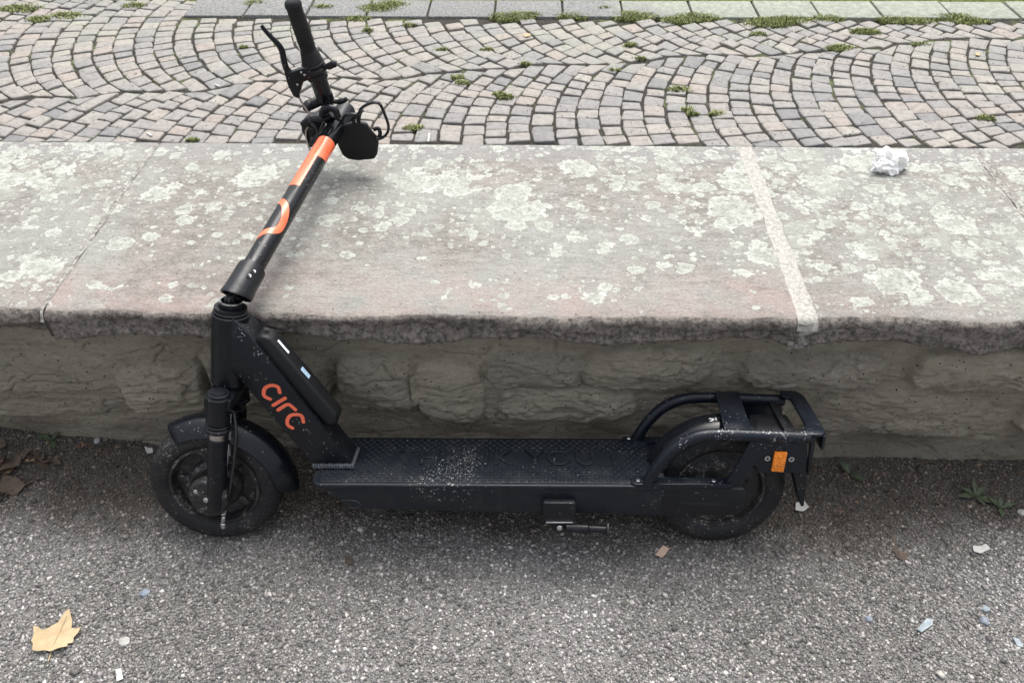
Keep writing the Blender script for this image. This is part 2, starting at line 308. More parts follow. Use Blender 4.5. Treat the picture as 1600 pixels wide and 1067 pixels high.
class MB:
    def __init__(s): s.v=[]; s.f=[]
    def add(s,v,f):
        b=len(s.v); s.v+= [Vector(p) for p in v]; s.f+=[tuple(b+i for i in q) for q in f]; return s
    def tube(s,pts,r,n=14,cap=True,sx=1.):
        pts=[Vector(p) for p in pts]; m=len(pts); rs=r if isinstance(r,(list,tuple)) else [r]*m
        up=None; rings=[]
        for i,p in enumerate(pts):
            t=(pts[min(i+1,m-1)]-pts[max(i-1,0)]).normalized()
            if up is None:
                up=Vector((0,0,1)) if abs(t.z)<.9 else Vector((0,1,0))
            a=(up-t*up.dot(t)).normalized(); b=t.cross(a); up=a
            rings.append([p+(a*math.cos(2*math.pi*k/n)+b*sx*math.sin(2*math.pi*k/n))*rs[i] for k in range(n)])
        v=[q for rg in rings for q in rg]; f=[]
        for i in range(m-1):
            for k in range(n): f.append((i*n+k,i*n+(k+1)%n,(i+1)*n+(k+1)%n,(i+1)*n+k))
        if cap: f.append(tuple(range(n))[::-1]); f.append(tuple((m-1)*n+k for k in range(n)))
        return s.add(v,f)
    def cyl(s,a,b,r,n=28,ch=.0012,r2=None):
        a=Vector(a);b=Vector(b);d=(b-a).normalized(); r2=r if r2 is None else r2
        return s.tube([a,a+d*.00001,a+d*ch,b-d*ch,b-d*.00001,b],[max(r-ch,1e-4)*1,max(r-ch,1e-4),r,r2,max(r2-ch,1e-4),max(r2-ch,1e-4)],n)
    def prism(s,out,d0,d1,axis='y',bev=.0015,seg=2,mat=None):
        bm=bmesh.new()
        def P(a,b,c): return {'y':(a,c,b),'z':(a,b,c),'x':(c,a,b)}[axis]
        lo=[bm.verts.new(P(a,b,d0)) for a,b in out]; hi=[bm.verts.new(P(a,b,d1)) for a,b in out]; n=len(out)
        bm.faces.new(lo); bm.faces.new(hi[::-1])
        for i in range(n): bm.faces.new((lo[i],hi[i],hi[(i+1)%n],lo[(i+1)%n])[::-1])
        bmesh.ops.recalc_face_normals(bm,faces=bm.faces[:])
        if bev>0:
            ed=[e for e in bm.edges if len(e.link_faces)==2 and e.calc_face_angle(0)>.35]
            bmesh.ops.bevel(bm,geom=ed,offset=bev,segments=seg,profile=.5,affect='EDGES',clamp_overlap=True)
        bm.verts.ensure_lookup_table()
        for i,v in enumerate(bm.verts): v.index=i
        vv=[v.co.copy() for v in bm.verts]
        if mat is not None: vv=[mat@v for v in vv]
        s.add(vv,[[v.index for v in f.verts] for f in bm.faces]); bm.free(); return s
    def box(s,c,size,bev=.0015,mat=None,seg=2):
        x,y,z=[q/2 for q in size]; m=Matrix.Translation(c) if mat is None else mat@Matrix.Translation(c)
        return s.prism([(-x,-y),(x,-y),(x,y),(-x,y)],-z,z,'z',bev,seg,m)
    def lathe(s,prof,c,n=56,axis='y',close=True,a0=0,a1=2*math.pi):
        """prof: (radius, offset along axis); axis y by default"""
        full=abs(a1-a0-2*math.pi)<1e-6; N=n if full else n+1; v=[]; m=len(prof)
        for k in range(N):
            a=a0+(a1-a0)*k/n
            for r,o in prof: v.append(Vector(c)+Vector((r*math.cos(a),o,r*math.sin(a))))
        f=[]
        for k in range(n):
            k2=(k+1)%N
            for j in range(m if close else m-1):
                j2=(j+1)%m; f.append((k*m+j,k2*m+j,k2*m+j2,k*m+j2))
        if not full and close: f.append(tuple(range(m))); f.append(tuple((N-1)*m+j for j in range(m))[::-1])
        return s.add(v,f)
    def build(s,name,mat,parent=None,sharp=38,label=None,xf=None):
        v=s.v if xf is None else [xf@p for p in s.v]
        bm=bmesh.new(); vv=[bm.verts.new(p) for p in v]
        for f in s.f:
            try: bm.faces.new([vv[i] for i in f])
            except ValueError: pass
        bmesh.ops.recalc_face_normals(bm,faces=bm.faces[:])
        me=bpy.data.meshes.new(name); bm.to_mesh(me); bm.free(); me.materials.append(mat); me.shade_smooth(); me.set_sharp_from_angle(angle=R(sharp))
        o=bpy.data.objects.new(name,me); COL.objects.link(o); o.parent=parent
        if label: o['label']=label
        return o
def smooth_path(pts,sub=6):
    pts=[Vector(p) for p in pts]; out=[]
    for i in range(len(pts)-1):
        p0=pts[max(i-1,0)];p1=pts[i];p2=pts[i+1];p3=pts[min(i+2,len(pts)-1)]
        for k in range(sub):
            t=k/sub; out.append(.5*((2*p1)+(p2-p0)*t+(2*p0-5*p1+4*p2-p3)*t*t+(3*p1-p0-3*p2+p3)*t**3))
    out.append(pts[-1]); return out
_LAT=rng.random((64,64,64)).astype(np.float32)
def vnoise(x,y,z=0.,oct=4,rough=.5):
    x=np.asarray(x,dtype=np.float64); y=np.broadcast_to(np.asarray(y,dtype=np.float64),x.shape); z=np.broadcast_to(np.asarray(z,dtype=np.float64),x.shape)
    tot=0;amp=1;nrm=0
    for o in range(oct):
        f=2**o; X=x*f+o*17.3;Y=y*f+o*9.1;Z=z*f+o*5.7
        xi=np.floor(X).astype(int);yi=np.floor(Y).astype(int);zi=np.floor(Z).astype(int)
        u=X-xi;v=Y-yi;w=Z-zi; u=u*u*(3-2*u);v=v*v*(3-2*v);w=w*w*(3-2*w)
        g=lambda a,b,c:_LAT[(xi+a)&63,(yi+b)&63,(zi+c)&63]
        r=((g(0,0,0)*(1-u)+g(1,0,0)*u)*(1-v)+(g(0,1,0)*(1-u)+g(1,1,0)*u)*v)*(1-w)+((g(0,0,1)*(1-u)+g(1,0,1)*u)*(1-v)+(g(0,1,1)*(1-u)+g(1,1,1)*u)*v)*w
        tot=tot+(r-.5)*2*amp; nrm+=amp; amp*=rough
    return tot/nrm
def sst(x,a,b):
    t=np.clip((np.asarray(x)-a)/(b-a),0,1); return t*t*(3-2*t)
_K=Matrix(((0.999655, -0.012699, 0.022972), (0.025461, 0.68191, -0.730993), (-0.006382, 0.731326, 0.681998)))
def WZX(z,u):
    d_=_K@Vector(((u[0]-800)/1244,-(u[1]-533.5)/1244,-1)); return Vector((0,0,1.4))+d_*((z-1.4)/d_.z)
def WYP(Y,l):
    out=[]
    for u in l:
        d_=_K@Vector(((u[0]-800)/1244,-(u[1]-533.5)/1244,-1)); out.append(Vector((0,0,1.4))+d_*(Y/d_.y))
    return out
# ------------------------------------------------------------------ ground
def gz(x,y):
    x=np.asarray(x,float);y=np.asarray(y,float)
    z=.006*vnoise(x*2.5,y*2.5,1,3)+.0025*vnoise(x*22,y*22,2,3)
    berm=.008+.03*sst(-x,.75,1.05)+.06*sst(-x,1.05,1.35)
    z=z+berm*sst(y,1.0,1.15)*sst(3-np.abs(x),0,.5)
    und=sst(y,.80,.84)*(1-sst(y,.97,1.02))*sst(x,-.62,-.5)*(1-sst(x,.3,.4))
    return z-.002*und
xs=np.concatenate([[-30,-12,-6,-4,-3,-2.4],np.arange(-1.9,1.9001,.0075),[2.4,3,4,6,12,30]]); ys=np.concatenate([[-30,-12,-5,-2,-1,-.3,.1],np.arange(.3,1.2001,.0075)])
XX,YY=np.meshgrid(xs,ys,indexing='ij'); V=np.stack([XX,YY,gz(XX,YY)],-1).reshape(-1,3)
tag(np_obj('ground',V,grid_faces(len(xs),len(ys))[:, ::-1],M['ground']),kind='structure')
# gravel
def gravel():
    import itertools
    bv=np.array([(1,0,.15),(0,1,-.1),(-1,0,.1),(0,-1,-.15),(.15,.1,1),(0,0,-1.)]); bf=np.array([(0,1,4),(1,2,4),(2,3,4),(3,0,4),(1,0,5),(2,1,5),(3,2,5),(0,3,5)])
    N=280000
    x=rng.uniform(-1.75,1.75,N); y=.36+(1.15-.36)*rng.random(N); 
    keep=(np.abs(x)<.42+1.25*y)
    dens=.72+.75*vnoise(x*3.2,y*3.2,7,3); dens=dens*(1-.62*sst(y+.08*vnoise(x*5,y*5,3,2),.86,1.03)); keep&=rng.random(N)<np.clip(dens,.12,1)
    x=x[keep];y=y[keep];n=len(x)
    r=np.clip(.0020*np.exp(rng.normal(0,.36,n)),.0009,.0045)
    big=rng.random(n)<.004; r[big]*=1.9
    sc=np.stack([r*rng.uniform(.8,1.35,n),r*rng.uniform(.8,1.35,n),r*rng.uniform(.45,.8,n)],-1)
    pert=1+rng.uniform(-.25,.25,(n,len(bv)))+rng.choice([0,.28],(n,len(bv)),p=[.6,.4])
    P=bv[None]*pert[...,None]*sc[:,None,:]; a=rng.uniform(0,6.28,n); ca,sa=np.cos(a)[:,None],np.sin(a)[:,None]
    X=P[...,0]*ca-P[...,1]*sa; Y=P[...,0]*sa+P[...,1]*ca
    tl=rng.uniform(-.5,.5,n)[:,None]; Z=P[...,2]+X*tl
    V=np.stack([X+x[:,None],Y+y[:,None],Z+(gz(x,y)+sc[:,2]*.35)[:,None]],-1).reshape(-1,3)
    F=(bf[None]+(np.arange(n)*len(bv))[:,None,None]).reshape(-1,3)
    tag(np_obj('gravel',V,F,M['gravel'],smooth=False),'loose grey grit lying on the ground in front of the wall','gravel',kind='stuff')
gravel()
# ------------------------------------------------------------------ low wall
LIPY=1.10; TOP=.435
wall=empty('low_stone_wall',(0,1.13,0),'low rubble stone wall capped with lichened sandstone slabs behind the scooter','wall')
def child(o,p):
    o.parent=p; o.matrix_parent_inverse=p.matrix_basis.inverted(); return o
def masonry():
    xs=np.concatenate([[-8,-5,-3.5,-2.8,-2.2,-1.9],np.arange(-1.75,1.7501,.0032),[1.9,2.2,2.8,3.5,5,8]]); zs=np.arange(-.03,.392,.0030)
    X,Z=np.meshgrid(xs,zs,indexing='ij')
    wx=X+.018*vnoise(X*9,Z*9,3,3)+.006*vnoise(X*40,Z*40,4,3); wz=Z+.012*vnoise(X*8,Z*12,5,3)+.005*vnoise(X*40,Z*50,6,3)
    H=.0045*vnoise(X*6,Z*8,8,4); S=np.zeros_like(X); T=np.zeros_like(X)+.5
    stones=STONES
    for i,(x0,z0,x1,z1,amp) in enumerate(stones):
        cx,cz,hx,hz=(x0+x1)/2,(z0+z1)/2,abs(x1-x0)/2,abs(z1-z0)/2
        dx=np.abs(wx-cx)/hx; dz=np.abs(wz-cz)/hz; rr=(dx**4.5+dz**(3.2+1.6*(wz<cz)))**(1/4.0)
        e=1-sst(rr,.90,1.03)
        face=.55+.45*(1-np.clip(rr,0,1)**2)+.10*(wz-cz)/hz*-1
        facet=.25*vnoise(wx*12+i,wz*16,9,4,.6)
        h=amp*e*(face+facet); gap=.030*np.exp(-((rr-1.07)/.05)**2)*np.clip(.35+2.4*vnoise(X*6+i,Z*8,13,3),.0,1.2)*np.clip(.6-.6*(wz-cz)/hz,.15,1.2)
        h=h*1.25; H=np.maximum(H,h)-gap*(1-e); S=np.maximum(S,e); T=np.where(e>.5,(i*.618)%1,T)
    H=H+.0042*vnoise(X*26,Z*48,11,5,.66)-.004*np.clip(np.abs(vnoise(X*9,Z*26,21,3))*-1+.08,0,.08)/.08*sst(vnoise(X*2,Z*3,2,2),-.2,.3)
    nn=vnoise(wx*4.2,wz*13,31,6,.6)*4.2; terr=(np.floor(nn)+sst(nn-np.floor(nn),.80,1.))/4.2
    H=H+.016*terr*(.35+.65*S)
    n2=vnoise(wx*11+3,wz*20,37,5,.6)*3.; H=H+.0045*(np.floor(n2)+sst(n2-np.floor(n2),.7,1.))/3.
    ck=np.abs(vnoise(X*5+.6*vnoise(X*14,Z*14,3,3),Z*15,41,3)); H=H-.006*(1-sst(ck,0,.030))
    H=H-.018*sst(Z,.355,.385)
    Y=1.140-H; Y=np.where(Z<.06,Y-.012*sst(.06-Z,0,.06),Y)
    V=np.stack([X,Y,Z],-1).reshape(-1,3)
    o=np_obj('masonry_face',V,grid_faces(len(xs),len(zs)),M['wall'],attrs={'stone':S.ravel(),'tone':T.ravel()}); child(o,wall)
STONES=[tuple(a[0]) + tuple(b[0]) + (amp,) for a,b,amp in [
 ([(0.4171,0.2258)],[(0.7015,0.3300)],.027),
 ([(0.7515,0.2289)],[(1.0493,0.3431)],.026),
 ([(0.5901,0.0843)],[(0.9467,0.2292)],.022),
 ([(1.0134,0.0986)],[(1.2173,0.2514)],.022),
 ([(0.1009,0.2193)],[(0.3695,0.3376)],.024),
 ([(-0.0952,0.2096)],[(0.1207,0.3194)],.016),
 ([(-0.0749,0.1147)],[(0.2378,0.2145)],.020),
 ([(-0.3942,0.1523)],[(-0.2249,0.3060)],.026),
 ([(-0.2364,0.0985)],[(-0.0966,0.2871)],.015),
 ([(0.2610,0.0636)],[(0.5551,0.1963)],.018),
 ([(-1.4211,0.0988)],[(-0.8433,0.2839)],.016),
 ([(-0.8647,0.1216)],[(-0.6798,0.2652)],.026),
 ([(-0.6750,0.1462)],[(-0.4159,0.3025)],.018),
]]
masonry()
def slab(x0,x1,mat,seed,label,dense=True):
    xs=np.linspace(x0,x1,max(8,int((x1-x0)/(.006 if dense else .05)))) 
    prof=[]
    for y in np.linspace(1.728,1.135,46): prof.append((y,TOP,0))
    for y,z,f in ((1.125,TOP-.0003,.05),(1.116,TOP-.001,.2),(1.109,TOP-.003,.5),(1.104,TOP-.0065,.85),(1.101,TOP-.011,1)): prof.append((y,z,f))
    for z in np.linspace(TOP-.016,.376,11): prof.append((1.1,z,1))
    for y,z in ((1.103,.371),(1.110,.368),(1.125,.367),(1.16,.366),(1.25,.366)): prof.append((y,z,1))
    P=np.array(prof); X=np.repeat(xs[:,None],len(P),1); Y=np.repeat(P[None,:,0],len(xs),0).copy(); Z=np.repeat(P[None,:,1],len(xs),0).copy(); F=np.repeat(P[None,:,2],len(xs),0)
    edge=.013*vnoise(X*6,X*0+seed,0,4)+.006*vnoise(X*38,X*0+seed,1,4)
    frontw=sst(1.16-Y,0,.05)
    Y+=edge*frontw
    low=sst(TOP-Z,.004,.03)
    rock=.016*vnoise(X*13,Z*30+seed,2,5,.6)-.004*np.abs(vnoise(X*30,Z*70,seed,3)); Y+=low*(rock+.003)
    nn=vnoise(X*9,Z*34+seed,12,5,.6)*3.5; Y+=low*.009*((np.floor(nn)+sst(nn-np.floor(nn),.78,1.))/3.5)
    ch=sst(vnoise(X*5,X*0+seed,21,4),.22,.50); Y+=low*ch*.014*sst(.405-Z,-.005,.02)
    Z+=(.0010*vnoise(X*7,Y*7,seed,3)+.0005*vnoise(X*60,Y*60,seed,3)-.004*frontw*np.abs(vnoise(X*11,X*0+seed,5,3)))*(F<.9)
    Z+=.020*vnoise(X*7,X*0+seed,8,4)*low*sst(.40-Z,-.01,.03)
    # ends eased at the joints, a little chipped
    e=np.minimum(X-x0,x1-X); X+=(1-sst(e,0,.012))*(.0022*vnoise(Y*22,Y*0+seed,3,4)+.0012*vnoise(Y*90,Y*0+seed,5,3)); Z-=(.0015*(1-sst(e,0,.004)))*(F<.9); 
    V=np.stack([X,Y,Z],-1).reshape(-1,3); o=np_obj('coping_slab',V,grid_faces(len(xs),len(P)),mat,attrs={'front':F.ravel()}); child(o,wall)
    # end faces
    n=len(P); A=[]; FF=[]
    for k,xx in ((0,0),(len(xs)-1,1)):
        b=len(A); ring=[tuple(V[k*n+j]) for j in range(n)]
        A+=ring+[(p[0],p[1],min(p[2],.366)) for p in ring]
        for j in range(n-1): FF.append((b+j,b+j+1,b+n+j+1,b+n+j))
    me=o.data
    if label: o['label']=label
    bm=bmesh.new(); bm.from_mesh(me); lay=bm.verts.layers.float.get('front')
    vs_=[bm.verts.new(p) for p in A]
    for v_ in vs_: v_[lay]=0
    for f in FF:
        try: fc=bm.faces.new([vs_[i] for i in f]); fc.smooth=False
        except ValueError: pass
    bm.to_mesh(me); bm.free()
slab(-6,-.9185,M['sandstone_grey'],1,'leftmost coping slab with a broad pale lichen crust',True if False else False) if False else None
slab(-2.2,-.9195,M['sandstone_grey'],1,'left coping slab under a broad pale lichen crust')
slab(-6,-2.21,M['sandstone_grey'],5,None,False)
slab(-.9105,.4935,M['sandstone'],2,'long pinkish coping slab under the fallen stem')
slab(.521,1.043,M['sandstone_grey'],3,'right coping slab almost covered by lichen with a tissue on it')
slab(1.054,2.2,M['sandstone'],4,'coping slab at the right edge of the picture')
slab(2.21,6,M['sandstone'],6,None,False)
def joint(xa,xb,w0,w1,dz,mat,seed,label=None,wob=.002):
    ys=np.concatenate([np.linspace(1.093,1.112,8),np.linspace(1.118,1.73,86)]); us=np.linspace(-1,1,9); Y,U=np.meshgrid(ys,us,indexing='ij'); t=(Y-1.10)/.63
    cxs=xa+(xb-xa)*t+wob*vnoise(Y*12,Y*0+seed,0,3); wd=(w0+(w1-w0)*t)*(1+.35*vnoise(Y*16,Y*0+seed,3,3)*.4)
    X=cxs+U*wd/2; X=X+.0035*np.abs(U)**4*np.sign(U)*vnoise(Y*60,U*2+seed,9,3); Z=TOP+dz*(1-U**2)-.0006*np.abs(U)**3+.0012*vnoise(Y*70,U*5,seed,3)-.020*np.clip((1.110-Y)/.017,0,1)**2
    V=np.stack([X,Y,Z],-1).reshape(-1,3)
    # front run-down of the mortar over the lip
    zz=np.linspace(TOP-.004,.372,14)
    o=np_obj('mortar_joint',V,grid_faces(len(ys),len(us))[:, ::-1],mat); child(o,wall)
    if label: o['label']=label
    return o
joint(-.915,-.915,.009,.011,-.0015,M['mortar2'],1)
joint(.5075,.508,.037,.036,-.0006,M['mortar'],2,'wide whitish mortar joint right of the long slab')
joint(1.0485,1.0485,.013,.014,-.0008,M['mortar2'],3)
# mortar plug running down the lip at the wide joint
mb=MB(); 
vv=[];
for i,z in enumerate(np.linspace(TOP-.006,.360,16)):
    wdt=.0165+.008*i/15+.003*math.sin(i*1.7)
    for u in np.linspace(-1,1,7): vv.append((.508+u*wdt,1.1015-.006*(1-u*u)+.004*math.sin(i*.9+u*2)+.006*(i/15),z))
mb.add(vv,[tuple(int(q) for q in f) for f in grid_faces(16,7)]); o=mb.build('mortar_joint',M['mortar2']); child(o,wall)
for xx,wdt in ((-.915,.006),(1.0485,.007)):
    mb=MB(); mb.box((xx,1.16,.40),(wdt*2,.09,.066),.001); o=mb.build('mortar_joint',M['mortar2']); child(o,wall)
# ------------------------------------------------------------------ plaza: cobbles, kerb, turf
V=np.array([[-30,1.72,.4315],[30,1.72,.4315],[30,2.70,.4315],[-30,2.70,.4315]]); 
xs=np.concatenate([[-30,-8,-4],np.arange(-2.6,2.6,.02),[4,8,30]]); ys=np.arange(1.70,2.81,.02); X,Y=np.meshgrid(xs,ys,indexing='ij')
Z=TOP-.0062+.0016*vnoise(X*14,Y*14,4,3); tag(np_obj('paving_bed',np.stack([X,Y,Z],-1).reshape(-1,3),grid_faces(len(xs),len(ys))[:, ::-1],M['joint']),kind='structure')
def cobbles():
    A=R(9.0); ca,sa=math.cos(A),math.sin(A); W=.885; Rr=.66; dd=.0580; amax=math.asin(W/2/Rr)
    V=[];F=[]
    O2=np.array([0.,1.72])
    def BD(i,u): return .020*float(vnoise(np.array([u*9.]),np.array([i*7.3]),2,2))*2
    for b in range(-1,4):
        v0=b*W; ph=random.random()*dd
        for k in range(-85,85):
            u0=k*dd+ph+random.uniform(-.0015,.0015)
            a=-amax+random.uniform(0,.0); first=True
            while a<amax-.01:
                ln=.80*random.choice([.05,.055,.06,.066,.074])*random.uniform(.9,1.08)*(1+.12*abs(a)/amax)
                a2=a+ln/Rr
                if a2>amax-.035: a2=amax
                def P(aa,kk):
                    if kk==0: return (u0+Rr*(1-math.cos(aa)),v0+Rr*math.sin(aa)+(BD(b if aa>0 else b-1,u0) if abs(abs(aa)-amax)<1e-6 else 0))
                    t=Rr+dd*math.cos(aa)-math.sqrt(Rr*Rr-(dd*math.sin(aa))**2); x=u0+Rr*(1-math.cos(aa))+t*math.cos(aa); y=v0+Rr*math.sin(aa)-t*math.sin(aa)
                    if abs(abs(aa)-amax)<1e-6: x1_,y1_=x,y; y=v0+math.copysign(W/2,aa)+BD(b if aa>0 else b-1,u0+(dd if kk else 0)); x=u0+dd+Rr*(1-math.cos(aa)); x,y=x*.7+x1_*.3,y*.7+y1_*.3
                    return (x,y)
                if abs(abs(a2)-amax)<1e-6 or abs(a+amax)<1e-6: pass
                q=[P(a,0),P(a2,0),P(a2,1),P(a,1)]
                c=np.mean(q,0); X0=O2[0]+c[0]*ca-c[1]*sa; Y0=O2[1]+c[0]*sa+c[1]*ca
                a_old=a; a=a2
                lim=2.52 if X0>-1.13 else 2.78
                if abs(X0)>2.5 or Y0<1.727 or Y0>lim-.012: continue
                g=.0018+random.uniform(0,.0010); pts=[]
                for p in q:
                    d=np.array(p)-c; L=np.linalg.norm(d); d=d*(1-g*1.35/L)+np.array([random.gauss(0,.0017),random.gauss(0,.0017)])
                    if random.random()<.12: d*=random.uniform(.84,.97)
                    pts.append(c+d)
                pts=np.array([(O2[0]+p[0]*ca-p[1]*sa,O2[1]+p[0]*sa+p[1]*ca) for p in pts])
                pts[:,1]=np.clip(pts[:,1],1.7315,lim-.002)
                if pts[:,1].max()-pts[:,1].min()<.012: continue
                cc=pts.mean(0)
                # rounded outline
                ring=[]
                cr=random.uniform(.06,.15)
                for i in range(4):
                    p0,p1,p2=pts[i-1],pts[i],pts[(i+1)%4]
                    s1=p1+(p0-p1)*cr; s2=p1+(p2-p1)*cr; md=p1*.55+(s1+s2)*.225
                    ring+= [s1,md,s2, (p1+p2)/2+np.array([random.gauss(0,.0009),random.gauss(0,.0009)])]
                ring=np.array(ring); n=len(ring)
                zt=TOP-.0015+random.gauss(0,.0013); tx,ty=random.gauss(0,.025),random.gauss(0,.025)
                base=len(V)
                for sc_,dz in ((1.0,-.014),(1.0,-.0032),(.975,-.0010),(.92,-.0001),(.55,.0003)):
                    for p in ring:
                        e=cc+(p-cc)*sc_; V.append((e[0],e[1],zt+dz+(e[0]-cc[0])*tx+(e[1]-cc[1])*ty))
                V.append((cc[0],cc[1],zt+.0006))
                for l in range(4):
                    for i in range(n): F.append((base+l*n+i,base+l*n+(i+1)%n,base+(l+1)*n+(i+1)%n,base+(l+1)*n+i))
                for i in range(n): F.append((base+4*n+i,base+4*n+(i+1)%n,base+5*n))
    # straight stretcher row along the coping
    o=mesh_obj('cobblestone_paving',V,F,M['cobble'],sharp=None); tag(o,kind='structure')
cobbles()
mb=MB(); x=-1.12; 
while x<3.2:
    w_=random.uniform(.185,.225); m_=Matrix.Rotation(0,4,'Z')
    mb.prism([(x+.003,2.532),(x+w_-.003,2.532),(x+w_-.003,2.672),(x+.003,2.672)],.39,TOP+.002+random.uniform(-.001,.002),'z',.004,2); x+=w_
tag(mb.build('kerb',M['kerb']),kind='structure')
xs=np.linspace(-30,30,60); ys=np.concatenate([np.arange(2.674,3.0,.03),[3.5,5,9,20,40]]); X,Y=np.meshgrid(xs,ys,indexing='ij'); Z=.432+.01*sst(Y,2.68,2.8)+.006*vnoise(X*3,Y*3,1,2)
tag(np_obj('lawn',np.stack([X,Y,Z],-1).reshape(-1,3),grid_faces(len(xs),len(ys))[:, ::-1],M['turf']),kind='structure')
# weeds in the joints (uncountable)
def tufts():
    V=[];F=[]
    def blade(x,y,z,h,w,lean,az):
        dx,dy=math.cos(az),math.sin(az); px,py=-dy*w/2,dx*w/2; b=len(V)
        V.extend([(x-px,y-py,z),(x+px,y+py,z),(x+px*.8+dx*lean*.4,y+py*.8+dy*lean*.4,z+h*.65),(x-px*.8+dx*lean*.4,y-py*.8+dy*lean*.4,z+h*.65),(x+dx*lean,y+dy*lean,z+h)])
        F.append((b,b+1,b+2,b+3)); F.append((b+3,b+2,b+4))
    spots=TUFTS
    for (x,y,r,n) in spots:
        for i in range(int(n*2.0)):
            a=random.random()*6.28; rr=r*math.sqrt(random.random()); k=1-.5*rr/r
            wx=x+math.cos(a)*rr*1.3+random.gauss(0,r*.25); wy=y+math.sin(a)*rr*.75
            if wy<1.737: continue
            blade(wx,wy,.4295,random.uniform(.004,.013)*k+.005,random.uniform(.002,.0050),random.uniform(.002,.011),random.random()*6.28)
    # thin moss and blades spread along joints of the far part
    for i in range(9000):
        x=random.uniform(-2,2); y=1.74+.84*random.random()**.7
        if float(vnoise(np.array([x*3.5]),np.array([y*3.5]),3,3)[0])<.18-.22*(y-1.74)/.8: continue
        blade(x,y,.4285,random.uniform(.003,.009),random.uniform(.0015,.003),random.uniform(0,.004),random.random()*6.28)
    for i in range(2600):
        blade(random.uniform(-2.2,2.4),random.uniform(2.675,2.78),.433,random.uniform(.01,.03),random.uniform(.002,.004),random.uniform(0,.012),random.random()*6.28)
    o=mesh_obj('joint_weeds',V,F,M['tuft'],sharp=None,smooth=False); tag(o,'low green weeds and moss growing in the paving joints','weeds',kind='stuff')
TUFTS=[(p[0],p[1],r,n) for p,r,n in zip([(-0.9127,2.6405,0.4350),(-0.6848,2.6088,0.4350),(-0.5063,2.5993,0.4350),(-0.4653,2.6328,0.4350),(-0.3864,2.4633,0.4350),(-0.0707,2.5332,0.4350),(-0.0143,2.5495,0.4350),(0.1170,2.5401,0.4350),(0.3124,2.5417,0.4350),(0.2257,2.6053,0.4350),(0.4492,2.5117,0.4350),(0.5119,2.5330,0.4350),(0.7230,2.4937,0.4350),(0.7867,2.5147,0.4350),(0.9082,2.5261,0.4350),(1.1228,2.5177,0.4350),(1.1784,2.5080,0.4350),(1.3078,2.5400,0.4350),(1.3452,2.5094,0.4350),(0.8910,2.3036,0.4350),(0.6756,2.4041,0.4350),(1.0013,2.4266,0.4350),(0.2844,2.3248,0.4350),(-0.2096,2.0958,0.4350),(-0.1949,2.0642,0.4350),(-0.0736,1.9818,0.4350),(-0.0911,1.9965,0.4350),(0.3982,1.9157,0.4350),(0.3884,2.0325,0.4350),(-0.3002,1.8113,0.4350),(0.4068,1.8949,0.4350),(-0.2707,2.2825,0.4350),(-0.1393,2.2839,0.4350),(-0.8588,2.2901,0.4350),(0.4687,1.8957,0.4350),(-0.8341,1.7397,0.4350),(-0.5094,2.4221,0.4350),(1.1400,1.8805,0.4350),(-1.4918,2.5314,0.4350),(-1.6756,2.5896,0.4350),(-1.5724,2.5042,0.4350),(-1.3061,2.6149,0.4350),(-0.5542,2.5132,0.4350),(1.1375,2.3334,0.4350),(0.3036,2.2266,0.4350),(-0.0256,2.1887,0.4350),(0.2253,2.1496,0.4350)],
 [.03,.025,.05,.04,.015,.05,.03,.035,.05,.02,.04,.05,.05,.05,.04,.04,.04,.045,.04,.03,.018,.03,.015,.015,.014,.016,.014,.012,.022,.018,.012,.012,.014,.01,.014,.012,.014,.018,.04,.05,.03,.03,.03,.02,.012,.012,.012],
 [220,180,620,400,70,600,260,340,640,90,380,560,700,600,450,400,400,520,420,330,90,240,70,70,80,90,70,50,110,90,50,50,60,50,60,50,60,70,200,260,120,150,160,80,40,40,40])]
tufts()
# ------------------------------------------------------------------ scooter
LEAN=R(18); Dv=Vector((1.011,.014,0)).normalized(); Nv=Vector((0,0,1)).cross(Dv); Uv=Vector((0,0,1))*math.cos(LEAN)+Nv*math.sin(LEAN); Tv=Uv.cross(Dv)
sct=empty('electric_scooter',(-.622,.915,.0),'black kick scooter with orange lettering and a broken stem leaning on the stone wall','scooter')
SM=Matrix(((Dv.x,Tv.x,Uv.x,-.622),(Dv.y,Tv.y,Uv.y,.915),(Dv.z,Tv.z,Uv.z,0),(0,0,0,1))); sct.matrix_basis=SM; SI=SM.inverted()
P_,S_=M['paint'],sct
